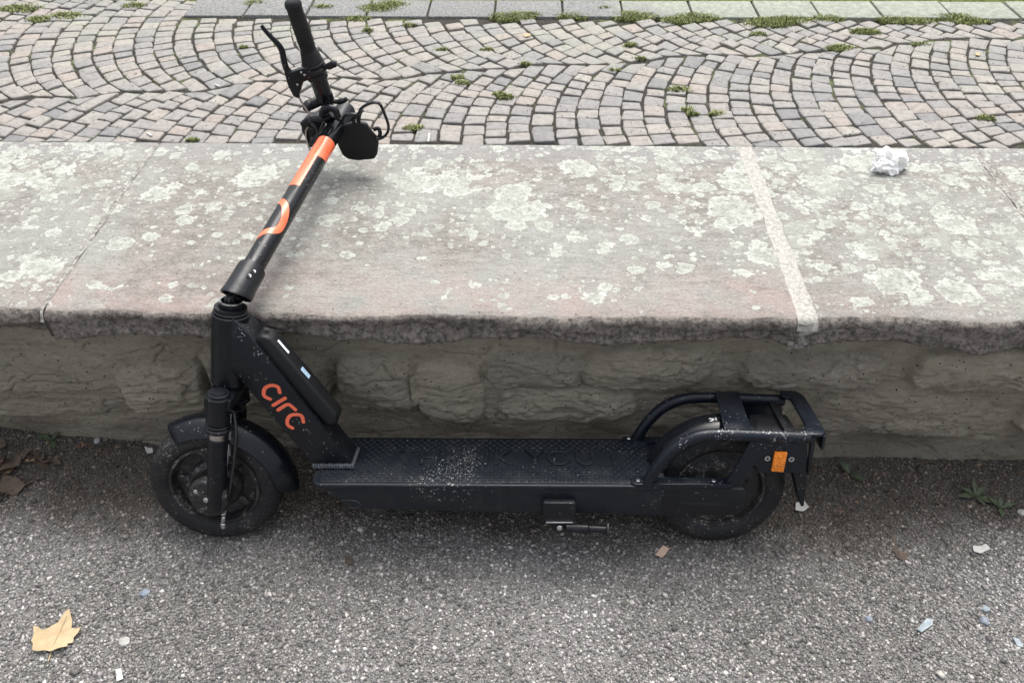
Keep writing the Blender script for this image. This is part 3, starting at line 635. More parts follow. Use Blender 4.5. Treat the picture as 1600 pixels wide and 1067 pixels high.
# wheels
def wheel(c,name_lbl,rear):
    prof=[]
    for i in range(28):
        a=2*math.pi*i/28; x=math.cos(a); y=math.sin(a)
        r=.106+.0235*(abs(x)**.75)*(1 if x>0 else -1); o=.029*(abs(y)**.8)*(1 if y>0 else -1); prof.append((r,o))
    t=MB(); t.lathe(prof,c,84); 
    wh=t.build('wheel',M['tyre'],S_,40,name_lbl)
    g=MB()                                           # tread blocks and shoulder bead
    for k in range(60):
        a=2*math.pi*k/60
        for sgn in(-1,1):
            m_=Matrix.Translation(c)@Matrix.Rotation(-a,4,'Y')@Matrix.Translation((.1262,sgn*.013,0))@Matrix.Rotation(sgn*.35,4,'X'); g.box((0,0,0),(.0035,.010,.008),.0006,m_,1)
    g.build('tread',M['tyre'],wh)
    rm=MB(); rm.lathe([(.0885,-.0245),(.0885,.0245),(.083,.0245),(.078,.012),(.0775,-.012),(.083,-.0245)],c,64)
    rm.build('rim',M['rim'],wh)
    h=MB()
    if rear:
        h.lathe([(.079,-.016),(.079,.016),(.072,.019),(.03,.023),(.012,.026),(.0005,.026),(.0005,-.026),(.012,-.026),(.03,-.023),(.072,-.019)],c,56)
        for k in range(6):
            a=k*math.pi/3+.3; p=Vector(c)+Vector((math.cos(a)*.055,-.021,math.sin(a)*.055)); h.cyl(p,p+Vector((0,-.003,0)),.004,10,.0005)
    else:
        h.lathe([(.052,-.02),(.052,.02),(.048,.026),(.012,.030),(.0005,.030),(.0005,-.034),(.012,-.034),(.045,-.030),(.050,-.024)],c,48)
        h.lathe([(.078,-.004),(.078,.004),(.0005,.004),(.0005,-.004)],c,48)
        for k in range(5):
            a=k*2*math.pi/5+.5; m_=Matrix.Translation(c)@Matrix.Rotation(-a,4,'Y'); h.box((.066,0,0),(.032,.020,.016),.003,m_)
        h.lathe([(.041,-.0345),(.044,-.0345),(.044,-.030),(.041,-.030)],c,48)
    h.build('hub',M['rim'],wh)
    ax=MB(); ax.cyl(Vector(c)+Vector((0,-.07,0)),Vector(c)+Vector((0,.07,0)),.0055,14); ax.build('axle',M['steel'],wh)
WF=(.006,0,.130); WR=(.994,0,.130)
wheel(WF,None,False); wheel(WR,None,True)
# valve-stem-like brake cable parts and fork
AX=Vector((.172,0,.985)).normalized()
def ax(u,t=0,off=0): # point on the steering axis plane at height u
    return Vector((.060+(u-.345)*.172/.985+off,t,u))
f=MB()
for sg,t in ((-1,-.056),(1,.056)):
    f.tube([ax(.100,t),ax(.104,t),ax(.112,t),ax(.2,t),ax(.262,t),ax(.264,t)],[.013,.017,.0188,.0188,.0188,.017],26,sx=.95)
f.box((0,0,0),(.05,.13,.026),.006,Matrix.Translation(ax(.336))@Matrix.Rotation(.17,4,'Y'))
fk=f.build('fork',P_,S_)
f=MB(); f.prism([(-.030,.135),(-.022,.160),(.0,.172),(.028,.168),(.044,.15),(.046,.118),(.034,.095),(.008,.088),(-.018,.100)],-.068,-.044,'y',.006,3)
f.build('brake_cover',M['rim'],fk)
for t in(-.056,.056): f=MB(); f.cyl(ax(.262,t),ax(.284,t),.0165,28); f.build('stanchion',M['chrome'],fk)
for t in(-.056,.056):
    f=MB()
    f.cyl(ax(.278,t),ax(.288,t),.0238,30,.003); f.cyl(ax(.289,t),ax(.294,t),.0222,30,.002)
    f.cyl(ax(.294,t),ax(.352,t),.0215,30,.003); f.cyl(ax(.352,t),ax(.3585,t),.0200,30,.002); f.cyl(ax(.3583,t),ax(.3605,t),.0135,12,.0008)
    f.build('fork_cap',P_,fk)
f=MB(); f.tube([ax(.30,-.033,.016),ax(.24,-.035,.014),ax(.18,-.040,.013),ax(.12,-.05,.012),ax(.058,-.058,.012)],.0016,8); f.build('brake_cable',M['steel'],fk)
f=MB()
for i in range(22): f.cyl(ax(.285-.0035*i,-.034,.0158),ax(.2835-.0035*i,-.034,.0158),.0030,10,.0003)
f.build('cable_spring',M['steel'],fk)
f=MB(); f.cyl(ax(.100,-.056,.014),ax(.088,-.056,.014),.006,10); f.cyl(ax(.084,-.056,.014),ax(.070,-.056,.014),.0045,10); f.cyl(ax(.068,-.056,.014),ax(.056,-.056,.014),.0055,10); f.build('cable_adjuster',M['steel'],fk)
f=MB(); f.cyl((-.009,-.069,.152),(-.009,-.0725,.152),.0042,12,.0008); f.build('bolt',M['steel'],fk)
f=MB(); f.tube(smooth_path([ax(.30,-.03,.02),ax(.27,-.045,.03),ax(.22,-.05,.03),ax(.17,-.05,.026),ax(.12,-.05,.02)]),.003,10); f.build('hose',M['wire'],fk)
# front mudguard (arched shell)
def guard(c,a0,a1,r,wd,name,mat,taper=.25,n=56,drop=.030,pw=2.2,flare=0):
    V=[];F=[];m=15
    for k in range(n+1):
        t=k/n; a=a0+(a1-a0)*t; e=min(1,min(t,1-t)/.10); ww=wd*(1-taper*(1-e)**2)
        rr=r+flare*t*t
        for sh in (0,-.0028):
            for j in range(m):
                u=-1+2*j/(m-1); q=rr+sh-drop*abs(u)**pw; V.append((c[0]+q*math.cos(a),c[1]+(ww+sh*.6)*u*1.0,c[2]+q*math.sin(a)))
    for k in range(n):
        for L in (0,1):
            for j in range(m-1):
                b=k*2*m+L*m+j; F.append((b,b+1,b+2*m+1,b+2*m))
        for j in (0,m-1): b=k*2*m+j; F.append((b,b+m,b+3*m,b+2*m))
    for k in (0,n):
        for j in range(m-1): b=k*2*m+j; F.append((b,b+1,b+m+1,b+m))
    q=MB(); q.add(V,F); return q.build(name,mat,S_,50)
guard(WF,R(121),R(-7),.149,.040,'front_mudguard',M['fender'],.45,flare=.012)
guard(WR,R(176),R(48),.150,.040,'rear_mudguard',M['fender'],.2,drop=.022)
# head tube
f=MB(); f.cyl(ax(.352),ax(.490),.0325,44,.002); f.cyl(ax(.338),ax(.353),.0285,40,.003); f.cyl(ax(.4905),ax(.4955),.0300,44,.0015)
ht=f.build('head_tube',P_,S_)
f=MB(); n=40
f.lathe([(.0285,0),(.0285,.006),(.0215,.006),(.0215,0)],(0,0,0),40); xf=Matrix.Translation(ax(.4958))@Vector((0,1,0)).rotation_difference(AX).to_matrix().to_4x4()
f.build('bearing_ring',M['plastic'],ht,xf=xf)
f=MB(); f.lathe([(.0225,0),(.0225,.009),(.0165,.009),(.0165,0)],(0,0,0),6)
f.build('lock_nut',P_,ht,20,xf=Matrix.Translation(ax(.5018))@Vector((0,1,0)).rotation_difference(AX).to_matrix().to_4x4())
f=MB(); f.lathe([(.0200,0),(.0200,.003),(.0172,.003),(.0172,0)],(0,0,0),40); f.build('steel_ring',M['steel'],ht,xf=Matrix.Translation(ax(.5110))@Vector((0,1,0)).rotation_difference(AX).to_matrix().to_4x4())
f=MB(); f.cyl(ax(.497),ax(.4995),.020,30); f.build('bore',M['hole'],ht)
# neck: box tube from head tube to deck
neck=[(.098,.492),(.122,.462),(.282,.188),(.275,.180),(.208,.182),(.196,.205),(.100,.362),(.082,.385),(.072,.42)]
f=MB(); f.prism(neck,-.030,.030,'y',.0022,2); nk=f.build('neck',M['paint_chipped'],S_,30)
f=MB()
for y in(-.0325,):
    for i in range(16): p=Vector((.211+.0050*i,y,.1860+.0006*math.sin(i*2.1))); f.tube([p+Vector((-.002,.002,.003)),p+Vector((0,-.0018,.0)),p+Vector((.0012,-.005,-.0035))],[.0024,.0036+.0005*math.sin(i*1.7),.0018],8)
for i in range(11): p=Vector((.284,-.026+.0053*i,.186)); f.tube([p+Vector((-.002,0,.003)),p+Vector((.003,0,-.001))],[.0028,.0030],8)
f.build('weld_bead',M['weld'],nk)
# battery pack on the neck
a=Vector((.130,0,.452)); b=Vector((.252,0,.268)); dr=(b-a).normalized(); pn=Vector((-dr.z,0,dr.x)); 
if pn.x<0: pn=-pn
L=(b-a).length
f=MB(); m_=Matrix(((dr.x,0,pn.x,a.x),(0,1,0,0),(dr.z,0,pn.z,a.z),(0,0,0,1)))
f.prism([(0.0,-.012),(.005,.012),(.018,.021),(L-.012,.021),(L+.004,.008),(L-.006,-.012)],-.021,.021,'y',.007,4,m_)
bt=f.build('battery_case',M['case'],nk,40)
f=MB(); f.tube([m_@Vector((.004,0,.0165)),m_@Vector((.0035,0,.0172))],[.006,.006],16); f.build('case_hole',M['hole'],bt)
def sticker(o0,lx,ly,name,mat,par,u,v,th=.0006):
    """thin rectangle centred at o0 with axes u,v"""
    w_=u.cross(v).normalized(); mm=Matrix(((u.x,v.x,w_.x,o0.x),(u.y,v.y,w_.y,o0.y),(u.z,v.z,w_.z,o0.z),(0,0,0,1)))
    q=MB(); q.box((0,0,0),(lx,ly,th),.0002,mm,1); return q.build(name,mat,par)
k=Vector((0,1,0))
sticker(m_@Vector((.047,-.004,.0214)),.030,.007,'white_sticker',M['sticker'],bt,dr,k)
sticker(m_@Vector((.110,-.005,.0214)),.023,.013,'pale_sticker',M['blue_sticker'],bt,dr,k)
# lettering on the neck
def stroke(pts,r,y=-.0303,n=8,flat=.0004):
    """flat rounded stroke in the s-u plane"""
    pts=[Vector((p[0],p[1])) for p in pts]; L_=[];R_=[]
    for i,p in enumerate(pts):
        t=(pts[min(i+1,len(pts)-1)]-pts[max(i-1,0)]).normalized(); nn=Vector((-t.y,t.x)); L_.append(p+nn*r); R_.append(p-nn*r)
    t0=(pts[0]-pts[1]).normalized(); t1=(pts[-1]-pts[-2]).normalized(); cap1=[];cap0=[]
    for i in range(1,n):
        a=math.pi*i/n; n1=Vector((-t1.y,t1.x)); cap1.append(pts[-1]+n1*math.cos(a)*r+t1*math.sin(a)*r); n0=Vector((-t0.y,t0.x)); cap0.append(pts[0]+n0*math.cos(a)*r+t0*math.sin(a)*r)
    v=[];fs=[]
    for a_,b_ in zip(L_,R_): v+= [(a_.x,y,a_.y),(b_.x,y,b_.y)]
    for i in range(len(pts)-1): fs.append((2*i,2*i+1,2*i+3,2*i+2))
    b0=len(v); v+=[(p.x,y,p.y) for p in cap1]; fs.append(tuple([2*(len(pts)-1)]+[b0+i for i in range(len(cap1))]+[2*(len(pts)-1)+1]))
    b1=len(v); v+=[(p.x,y,p.y) for p in cap0]; fs.append(tuple([1]+[b1+i for i in range(len(cap0))]+[0]))
    return v,fs
for g in ([(0.1639,0.3441),(0.1618,0.3554),(0.1505,0.3587),(0.1386,0.3533),(0.1344,0.3440),(0.1351,0.3359),(0.1444,0.3299)],[(0.1725,0.3321),(0.1486,0.3171)],[(0.1562,0.3069),(0.1700,0.3165),(0.1774,0.3186),(0.1828,0.3145),(0.1886,0.3077)],[(0.2005,0.2817),(0.1989,0.2941),(0.1897,0.2975),(0.1781,0.2953),(0.1710,0.2857),(0.1708,0.2746),(0.1785,0.2683)]):
    pts=smooth_path([(p[0],0,p[1]) for p in g],6) if len(g)>2 else [Vector((g[0][0],0,g[0][1])),Vector((g[1][0],0,g[1][1]))]
    v,fs=stroke([(p.x,p.z) for p in pts],.0034); q=MB(); q.add(v,fs); o=q.build('letter',M['letter'],nk)
# deck
f=MB(); f.prism([(.232,.166),(.248,.150),(.262,.142),(.276,.124),(.300,.117),(.870,.106),(.884,.114),(.884,.168),(.87,.1705),(.24,.1725)],-.078,.078,'y',.0055,3); dk=f.build('deck',M['deck'],S_,35)
def rrect(x0,y0,x1,y1,r,n=7):
    o=[]
    for cx,cy,a0 in ((x1-r,y1-r,0),(x0+r,y1-r,90),(x0+r,y0+r,180),(x1-r,y0+r,270)):
        for i in range(n+1): a=R(a0+90*i/n); o.append((cx+r*math.cos(a),cy+r*math.sin(a)))
    return o
f=MB(); f.prism(rrect(.214,-.0835,.880,.0835,.022),.168,.1785,'z',.003,3); f.build('deck_rim',M['deck'],dk)
f=MB(); f.prism(rrect(.222,-.0755,.862,.0755,.014),.176,.1803,'z',.001,2); mat_=f.build('traction_mat',M['deck'],dk)
# crescent grip pattern
f=MB(); rows=17
TX0,TX1=.366,.80
for j in range(rows):
    y=-.071+j*.0088; off=(j%2)*.00735
    for i in range(46):
        x=.229+i*.0147+off
        if x>.855: continue
        if -.0225<y<.034 and TX0-.015<x<TX1+.005: continue
        if x<.300 and -.036<y<.04: continue
        if y<-.045 and x<.236: continue
        seg=6; v=[]
        for s_ in range(seg+1):
            a=math.pi*(1.12+.76*s_/seg); c_,sn=math.cos(a),math.sin(a); wdt=.0011*math.sin(math.pi*s_/seg)+.0003
            v+=[(x+(.0060+wdt)*c_,y+.003+(.0052+wdt)*sn,.1801),(x+.0060*c_,y+.003+.0052*sn,.1822),(x+(.0060-wdt*2.2)*c_,y+.003+(.0052-wdt*2.2)*sn,.1801)]
        fs=[]
        for s_ in range(seg):
            b_=3*s_; fs+=[(b_,b_+1,b_+4,b_+3),(b_+1,b_+2,b_+5,b_+4)]
        f.add(v,fs)
f.build('grip_pattern',M['deck'],mat_,60)
# embossed words
tc=bpy.data.curves.new('words','FONT'); tc.body='THANK YOU !'; tc.size=.066; tc.extrude=.0016; tc.bevel_depth=.0006; tc.bevel_resolution=1; tc.space_character=1.12
to=bpy.data.objects.new('words_src',tc); COL.objects.link(to); bpy.context.view_layer.update()
me=bpy.data.meshes.new_from_object(to.evaluated_get(bpy.context.evaluated_depsgraph_get())); COL.objects.unlink(to); bpy.data.objects.remove(to)
vx=[v.co.x for v in me.vertices]; x0,x1=min(vx),max(vx); ymx=max(v.co.y for v in me.vertices)
for v in me.vertices: v.co=Vector((TX0+(v.co.x-x0)/(x1-x0)*(TX1-TX0-.008),-.018+v.co.y/ymx*.050,.1812+v.co.z))
me.materials.append(M['deck']); o=bpy.data.objects.new('lettering',me); COL.objects.link(o); o.parent=mat_; o['label']='embossed words THANK YOU !'
# nose plug outline on the side, kickstand bracket
f=MB(); f.tube(smooth_path([(.268,-.0782,.139),(.29,-.0786,.140),(.303,-.0786,.133),(.300,-.0786,.124),(.285,-.0786,.122)]),.0009,6); f.build('side_seam',M['weld'],dk)
ks=MB(); ks.prism([(.648,.106),(.648,.146),(.651,.149),(.707,.149),(.710,.146),(.710,.106)],-.096,-.076,'y',.0015,2); ks.box((.680,-.088,.094),(.026,.016,.022),.002); kb=ks.build('kickstand',P_,S_)
f=MB(); f.cyl((.692,-.096,.093),(.735,-.096,.091),.0088,18); f.cyl((.735,-.096,.091),(.771,-.096,.089),.0075,18); f.build('stand_leg',P_,kb)
f=MB(); f.cyl((.769,-.096,.089),(.7735,-.096,.089),.0140,24); f.build('stand_foot',M['rim'],kb)
f=MB(); f.cyl((.681,-.0965,.094),(.681,-.1005,.094),.0055,12,.001); f.build('bolt',M['steel'],kb)
f=MB(); f.prism([(.655,.104),(.706,.104),(.706,.107),(.655,.107)],-.0985,-.0945,'y',.0005,1); f.build('bracket_edge',M['steel'],kb)
# rear arms
for sg in(-1,1):
    y0,y1=(-.0788,-.060) if sg<0 else (.060,.0788)
    f=MB(); f.prism([(.872,.1735),(1.024,.170),(1.031,.164),(1.030,.124),(1.010,.110),(.872,.1065)],y0,y1,'y',.003,3); am=f.build('rear_arm',P_,S_,35)
    f=MB(); yc=-.072*(-sg)
    f.prism(rrect(.812,sg*.072-.0115,1.004,sg*.072+.0115,.0112),.1745,.1835,'z',.0012,2); f.build('foot_plate',M['rack'],am)
    for xx in (.826,.966): f=MB(); f.cyl((xx,sg*.0735,.1832),(xx,sg*.0735,.1865),.0046,12,.0012); f.build('bolt',M['steel'],am)
f=MB(); f.prism([(.905,.142),(.985,.138),(.985,.132),(.905,.136)],-.0797,-.0786,'y',.0003,1); f.build('slot',M['hole'],S_)
# rack
rail=[(.842,.180),(.850,.200),(.868,.233),(.893,.262),(.928,.282),(.972,.2865),(1.05,.284),(1.127,.281)]
f=MB(); f.tube(smooth_path([(x,-.076,z) for x,z in rail],6),.0112,20); rk=f.build('rack_rail',M['rack'],S_)
f=MB(); f.tube(smooth_path([(x,.076,z-.008*min(1,(x-.842)/.08)) for x,z in rail],6),.0112,20); f.build('rack_rail',M['rack'],S_)
f=MB(); f.prism([(.975,-.078),(1.024,-.078),(1.036,.078),(.990,.078)],.2875,.2925,'z',.0012,2); f.build('rack_strap',M['rack'],S_)
f=MB(); f.prism([(1.118,-.082),(1.146,-.084),(1.157,-.074),(1.160,.060),(1.150,.080),(1.118,.082),(1.116,.060),(1.130,.050),(1.128,-.050),(1.117,-.060)],.286,.2925,'z',.002,2); f.prism([(1.150,-.083),(1.157,-.078),(1.158,-.05),(1.150,-.05)],.258,.287,'z',.0015,2)
f.build('rack_end_plate',M['rack'],S_)
f=MB(); f.box((1.085,0,.252),(.075,.07,.03),.006); f.box((1.10,.0,.272),(.012,.15,.008),.001); f.build('tail_housing',M['plastic'],S_)
for sg in(-1,1):
    a_,b_=(-.0795,-.0755) if sg<0 else (.0755,.0795)
    f=MB(); f.prism([(1.020,.276),(1.124,.278),(1.134,.208),(1.044,.206)],a_,b_,'y',.001,2); f.prism([(.986,.180),(1.010,.176),(1.047,.250),(1.022,.276)],a_-.001*sg*-1,b_-.001*sg*-1,'y',.001,2)
    sp=f.build('side_plate',M['rack'],S_)
    yy=a_ if sg<0 else b_
    f=MB(); f.prism([(1.067,.2545),(1.090,.2545),(1.0885,.212),(1.0655,.214)],min(yy,yy+sg*.006),max(yy,yy+sg*.006),'y',.0015,2); rf=f.build('reflector',M['amber'],sp)
    for xx,zz in ((1.0565,.2395),(1.100,.238)): f=MB(); f.lathe([(.0052,0),(.0052,sg*.0025),(.0026,sg*.0025),(.0026,0)],(xx,yy,zz),18); f.build('screw',M['steel'],sp)
f=MB(); f.prism([(1.128,.285),(1.137,.285),(1.139,.205),(1.134,.205)],-.083,-.074,'y',.001,2); f.prism([(1.112,.206),(1.142,.208),(1.147,.120),(1.142,.118)],-.062,-.030,'y',.0015,2); f.build('mudflap',M['plastic'],S_)
# small white safety marks on the rear mudguard
f=MB()
cc=Vector(WR); 
def gp(a,y,r=.1508): u=abs(y/.040); return cc+Vector(((r-.022*u**2.2)*math.cos(a),y,(r-.022*u**2.2)*math.sin(a)))
for k_ in range(16):
    a0_=2*math.pi*k_/20+.6; a1_=2*math.pi*(k_+1)/20+.6
    f.add([gp(R(101)+.028*math.cos(q)*s_,-.008+.0045*math.sin(q)*s_) for q,s_ in((a0_,1),(a1_,1),(a1_,.72),(a0_,.72))],[(0,1,2,3)])
for dy_ in(-.0015,.0015): f.add([gp(R(98.5),-.008+dy_-.0004),gp(R(101),-.008+dy_-.0004),gp(R(101),-.008+dy_+.0006),gp(R(98.5),-.008+dy_+.0006)],[(0,1,2,3)])
for i in range(4): f.add([gp(R(96.8),-.011+.002*i),gp(R(97.8),-.011+.002*i),gp(R(97.8),-.010+.002*i),gp(R(96.8),-.010+.002*i)],[(0,1,2,3)])
f.build('sticker_print',M['sticker'],S_)
# --- broken stem, lying back over the wall (world coordinates, then into the scooter's frame)
SA=Vector((-.5255,1.083,.494)); SB=Vector((-.4285,1.648,.552)); SD=(SB-SA).normalized(); SLn=(SB-SA).length
side=SD.cross(Vector((0,0,1))).normalized(); top=side.cross(SD).normalized()   # side -> +x-ish, top -> up
def sp_(l,a,r): return SA+SD*l+(side*math.cos(a)+top*math.sin(a))*r
f=MB(); f.tube([SA+SD*.05,SA+SD*.0505,SA+SD*.053,SA+SD*(SLn-.004),SA+SD*SLn,SA+SD*(SLn+.0002)],[.018,.0198,.0200,.0200,.0185,.018],44); stem=f.build('stem',M['stem'],S_,xf=SI)
f=MB(); prof=[(0,.026),(.0,.0275),(.003,.0282),(.010,.0276),(.020,.0266),(.060,.0262),(.066,.0260),(.068,.0240),(.0685,.0212),(.0685,.0200)]
n=48; v=[];fs=[]
inner=[(0,.026),(.004,.0240),(.05,.0225)]
pr=inner[::-1]+prof[1:]
for l,r in pr:
    for k_ in range(n): v.append(sp_(l- (.015*math.sin(2*math.pi*k_/n+.25)+.003 if l<.03 else 0),2*math.pi*k_/n,r))
for i in range(len(pr)-1):
    for k_ in range(n): fs.append((i*n+k_,i*n+(k_+1)%n,(i+1)*n+(k_+1)%n,(i+1)*n+k_))
f.add(v,fs); clr=f.build('stem_collar',P_,stem,xf=SI)
for l,a_ in ((.043,R(46)),(.029,R(52))): f=MB(); f.cyl(sp_(l,a_,.0200),sp_(l,a_,.0276 if l<.04 else .0272),.0040,14,.0002); f.build('collar_hole',M['hole'],clr,xf=SI)
f=MB()
for l,a_ in ((.043,R(46)),(.029,R(52))): p=sp_(l,a_,.0274); f.add([p+(SD*math.cos(q)+side*math.sin(q)*.9)*.0052*s_+ (top*math.sin(a_)+side*math.cos(a_))*.0006 for s_ in(1,.60) for q in [i*math.pi/5-1.2 for i in range(6)]],[(i,i+1,i+7,i+6) for i in range(5)])
f.build('hole_glint',M['steel'],clr,xf=SI)
f=MB(); f.tube([SA+SD*.048,SA+SD*.049],[.0222,.0222],30); f.build('inner_plug',M['hole'],clr,xf=SI)
# wires between head tube and collar
HT=SM@ax(.503)
for i in range(5):
    a_=i*1.25; o1=Vector((.007*math.cos(a_),.007*math.sin(a_),0)); f=MB()
    f.tube(smooth_path([HT+o1*.8-Vector((0,0,.03)),HT+o1,HT+o1*.7+Vector((.001,.004,.018)),SA+SD*.012+o1*.8+Vector((0,0,.0)),SA+SD*.05+o1*.7]),.0030,8); f.build('wire',M['wire'],stem,xf=SI)
# orange wrap graphics on the stem (stickers following the tube)
def wrap(l0,l1,fa0,fa1,mat,name='stem_sticker',nl=60,na=26,r=.02025):
    v=[];fs=[]
    for i in range(nl+1):
        l=l0+(l1-l0)*i/nl; a0_,a1_=fa0((i)/nl),fa1(i/nl)
        for j in range(na+1): v.append(sp_(l,R(a0_+(a1_-a0_)*j/na),r))
    for i in range(nl):
        for j in range(na): b_=i*(na+1)+j; fs.append((b_,b_+1,b_+na+2,b_+na+1))
    q=MB(); q.add(v,fs); return q.build(name,mat,stem,60,xf=SI)
wrap(.295,.465,lambda t:(62 if t<.60 else 62-80*min(1,(t-.60)/.06)) if t<.66 else -18-30*min(1,(t-.66)/.1),lambda t:200,M['orange'])
def ribbon(pts,wd,mat,name):
    v=[];fs=[];na=6
    for i,(l,a_) in enumerate(pts):
        p0=pts[max(i-1,0)];p1=pts[min(i+1,len(pts)-1)]; dl=p1[0]-p0[0]; da=(p1[1]-p0[1])*math.pi/180*.02; L_=math.hypot(dl,da); nl_,na_=-da/L_,dl/L_
        for j in range(na+1):
            u=(-1+2*j/na)*wd/2; v.append(sp_(l+nl_*u,R(a_)+na_*u/.02,.02025))
    for i in range(len(pts)-1):
        for j in range(na): b_=i*(na+1)+j; fs.append((b_,b_+1,b_+na+2,b_+na+1))
    q=MB(); q.add(v,fs); return q.build(name,mat,stem,60,xf=SI)
hook=smooth_path([(.238,175,0),(.244,150,0),(.243,115,0),(.228,72,0),(.200,42,0),(.172,38,0),(.158,62,0),(.152,95,0),(.142,130,0),(.132,165,0)],8)
ribbon([(p.x,p.y) for p in hook],.0145,M['orange'],'stem_sticker')
# clamp head at the top of the stem
f=MB(); f.tube([SA+SD*(SLn-.045),SA+SD*(SLn-.044),SA+SD*(SLn+.020),SA+SD*(SLn+.024)],[.021,.0225,.0225,.019],40); f.build('stem_head',P_,stem,xf=SI)
# handlebar: stands up from the stem head
HB=Vector((-0.4524,1.6350,0.5558)); HTp=Vector((-0.4798,1.6000,0.8167)); HD=(HTp-HB).normalized(); HL=(HTp-HB).length
hs=HD.cross(Vector((0,-1,0))).normalized()   # pointing sideways
if hs.x<0: hs=-hs
hf=HD.cross(hs).normalized()
if hf.y>0: hf=-hf
def hb(t,x=0,y=0): return HB+HD*(HL*t)+hs*x+hf*y
def hx(px,py): # point in the handlebar plane for a traced outline
    return None
f=MB(); f.cyl(hb(-.08),hb(.60),.0135,28); f.cyl(hb(.17),hb(.49),.0185,28,.002); hbar=f.build('handlebar',M['fender'],S_,xf=SI)
f=MB(); pts=[];rs=[]
for i in range(41):
    t=.565+.435*i/40; pts.append(hb(t)); rs.append(.0152+.0012*math.sin(math.pi*i/40)+(.0005 if i%2 else 0)+(.001 if i in(0,1,39,40) else 0))
f.tube(pts,rs,32); f.cyl(hb(.965),hb(1.0),.0172,32,.002); f.tube([hb(1.),hb(1.012),hb(1.024),hb(1.030)],[.0160,.0150,.0110,.0040],32); f.cyl(hb(.50),hb(.62),.0225,32,.003,.0180); f.cyl(hb(.48),hb(.52),.0245,32,.004)
f.build('grip',M['grip'],hbar,xf=SI)
f=MB(); f.cyl(hb(.425),hb(.478),.0255,32,.004); f.cyl(hb(.36),hb(.425),.0225,32,.003); th=f.build('throttle',M['plastic'],hbar,xf=SI)
f=MB(); f.tube(smooth_path([hb(.47,.018,.004),hb(.475,.034,.008),hb(.495,.046,.010),hb(.49,.053,.010)]),[.006]*6+[.0075]*6+[.0072]*6+[.0045],12); f.build('thumb_lever',M['plastic'],th,xf=SI)
f=MB(); f.cyl(hb(.135),hb(.165),.0155,24,.002); f.tube(smooth_path([hb(.15,.012,.004),hb(.145,.03,.006),hb(.155,.044,.006),hb(.165,.050,.006)]),[.005]*6+[.0062]*6+[.005]*6+[.003],10); f.cyl(hb(.15,.012,-.002),hb(.24,.014,.004),.0075,14); f.build('bell_lever',M['plastic'],hbar,xf=SI)
f=MB(); f.cyl(hb(.17,-.004,.004),hb(.125,-.040,.006),.0095,20,.003); f.cyl(hb(.115,-.036,.006),hb(.16,-.044,.010),.0135,20,.004); f.build('bell',M['plastic'],hbar,xf=SI)
# brake lever body and blade, in the plane y = 1.60
def yp(lst): return [Vector(p) for p in lst]
BP=[(-0.5248,1.6000,0.6838),(-0.5145,1.6000,0.6741),(-0.4842,1.6000,0.6840),(-0.4661,1.6000,0.6868),(-0.4679,1.6000,0.6616),(-0.4886,1.6000,0.6530),(-0.4979,1.6000,0.6328),(-0.5065,1.6000,0.6168),(-0.5153,1.6000,0.6211),(-0.5226,1.6000,0.6471)]
f=MB(); f.prism([(p[0],p[2]) for p in BP],1.594,1.610,'y',.003,3); brk=f.build('brake_lever',M['fender'],hbar,xf=SI)
BL=[(-0.5527,1.6000,0.7708),(-0.5472,1.6000,0.7605),(-0.5371,1.6000,0.7461),(-0.5267,1.6000,0.7328),(-0.5215,1.6000,0.7194),(-0.5214,1.6000,0.7004),(-0.5199,1.6000,0.6810),(-0.5113,1.6000,0.6699)]
f=MB(); f.tube(smooth_path([(p[0],p[1]+.002,p[2]) for p in BL],5),[.0042]+[.0038+.0028*min(1,i/22) for i in range(1,36)],12,sx=1.0); f.build('lever_blade',M['fender'],brk,xf=SI)
for p in [(-0.4809,1.5930,0.6718),(-0.4866,1.5930,0.6774),(-0.4998,1.5930,0.6505)]: f=MB(); f.cyl(Vector(p),Vector(p)+Vector((0,-.003,0)),.0024,10,.0004); f.build('bolt',M['steel'],brk,xf=SI)
CB=[(-0.5076,1.6000,0.6255),(-0.5023,1.6000,0.6094),(-0.4944,1.6000,0.5916),(-0.4853,1.6000,0.5721),(-0.4807,1.6000,0.5584)]
f=MB(); f.tube(smooth_path(CB),.0022,8); f.build('brake_cable',M['chrome'],brk,xf=SI)
f=MB(); f.tube([Vector(CB[0]),Vector(CB[0])*.5+Vector(CB[1])*.5],[.0045,.0035],10); f.build('cable_sleeve',M['wire'],brk,xf=SI)
# clamp arm and folded second brake at the stem head
f=MB(); f.tube(smooth_path([(p[0],p[1],p[2]) for p in [(-0.5074,1.6000,0.5520),(-0.4972,1.6000,0.5613),(-0.4711,1.6000,0.5646),(-0.4505,1.6000,0.5693),(-0.4392,1.6000,0.5785)]],5),[.008]*5+[.0095]*10+[.0085]*6,16)
f.tube(smooth_path([(p[0],p[1],p[2]) for p in [(-0.4598,1.5900,0.5774),(-0.4545,1.5900,0.5925),(-0.4410,1.5900,0.5985),(-0.4280,1.5900,0.5926),(-0.4250,1.5900,0.5762)]],6),.0075,14)
cl=f.build('bar_clamp',M['fender'],hbar,xf=SI)
A2=[(-0.5115,1.5950,0.5547),(-0.4985,1.5950,0.5639),(-0.4781,1.5950,0.5671),(-0.4636,1.5950,0.5611),(-0.4625,1.5950,0.5426),(-0.4766,1.5950,0.5269),(-0.4920,1.5950,0.5046),(-0.5022,1.5950,0.4965),(-0.5065,1.5950,0.5204),(-0.5130,1.5950,0.5392)]
f=MB(); f.prism([(p[0],p[2]) for p in A2],1.592,1.640,'y',.006,3); lb=f.build('second_brake',M['fender'],hbar,xf=SI)
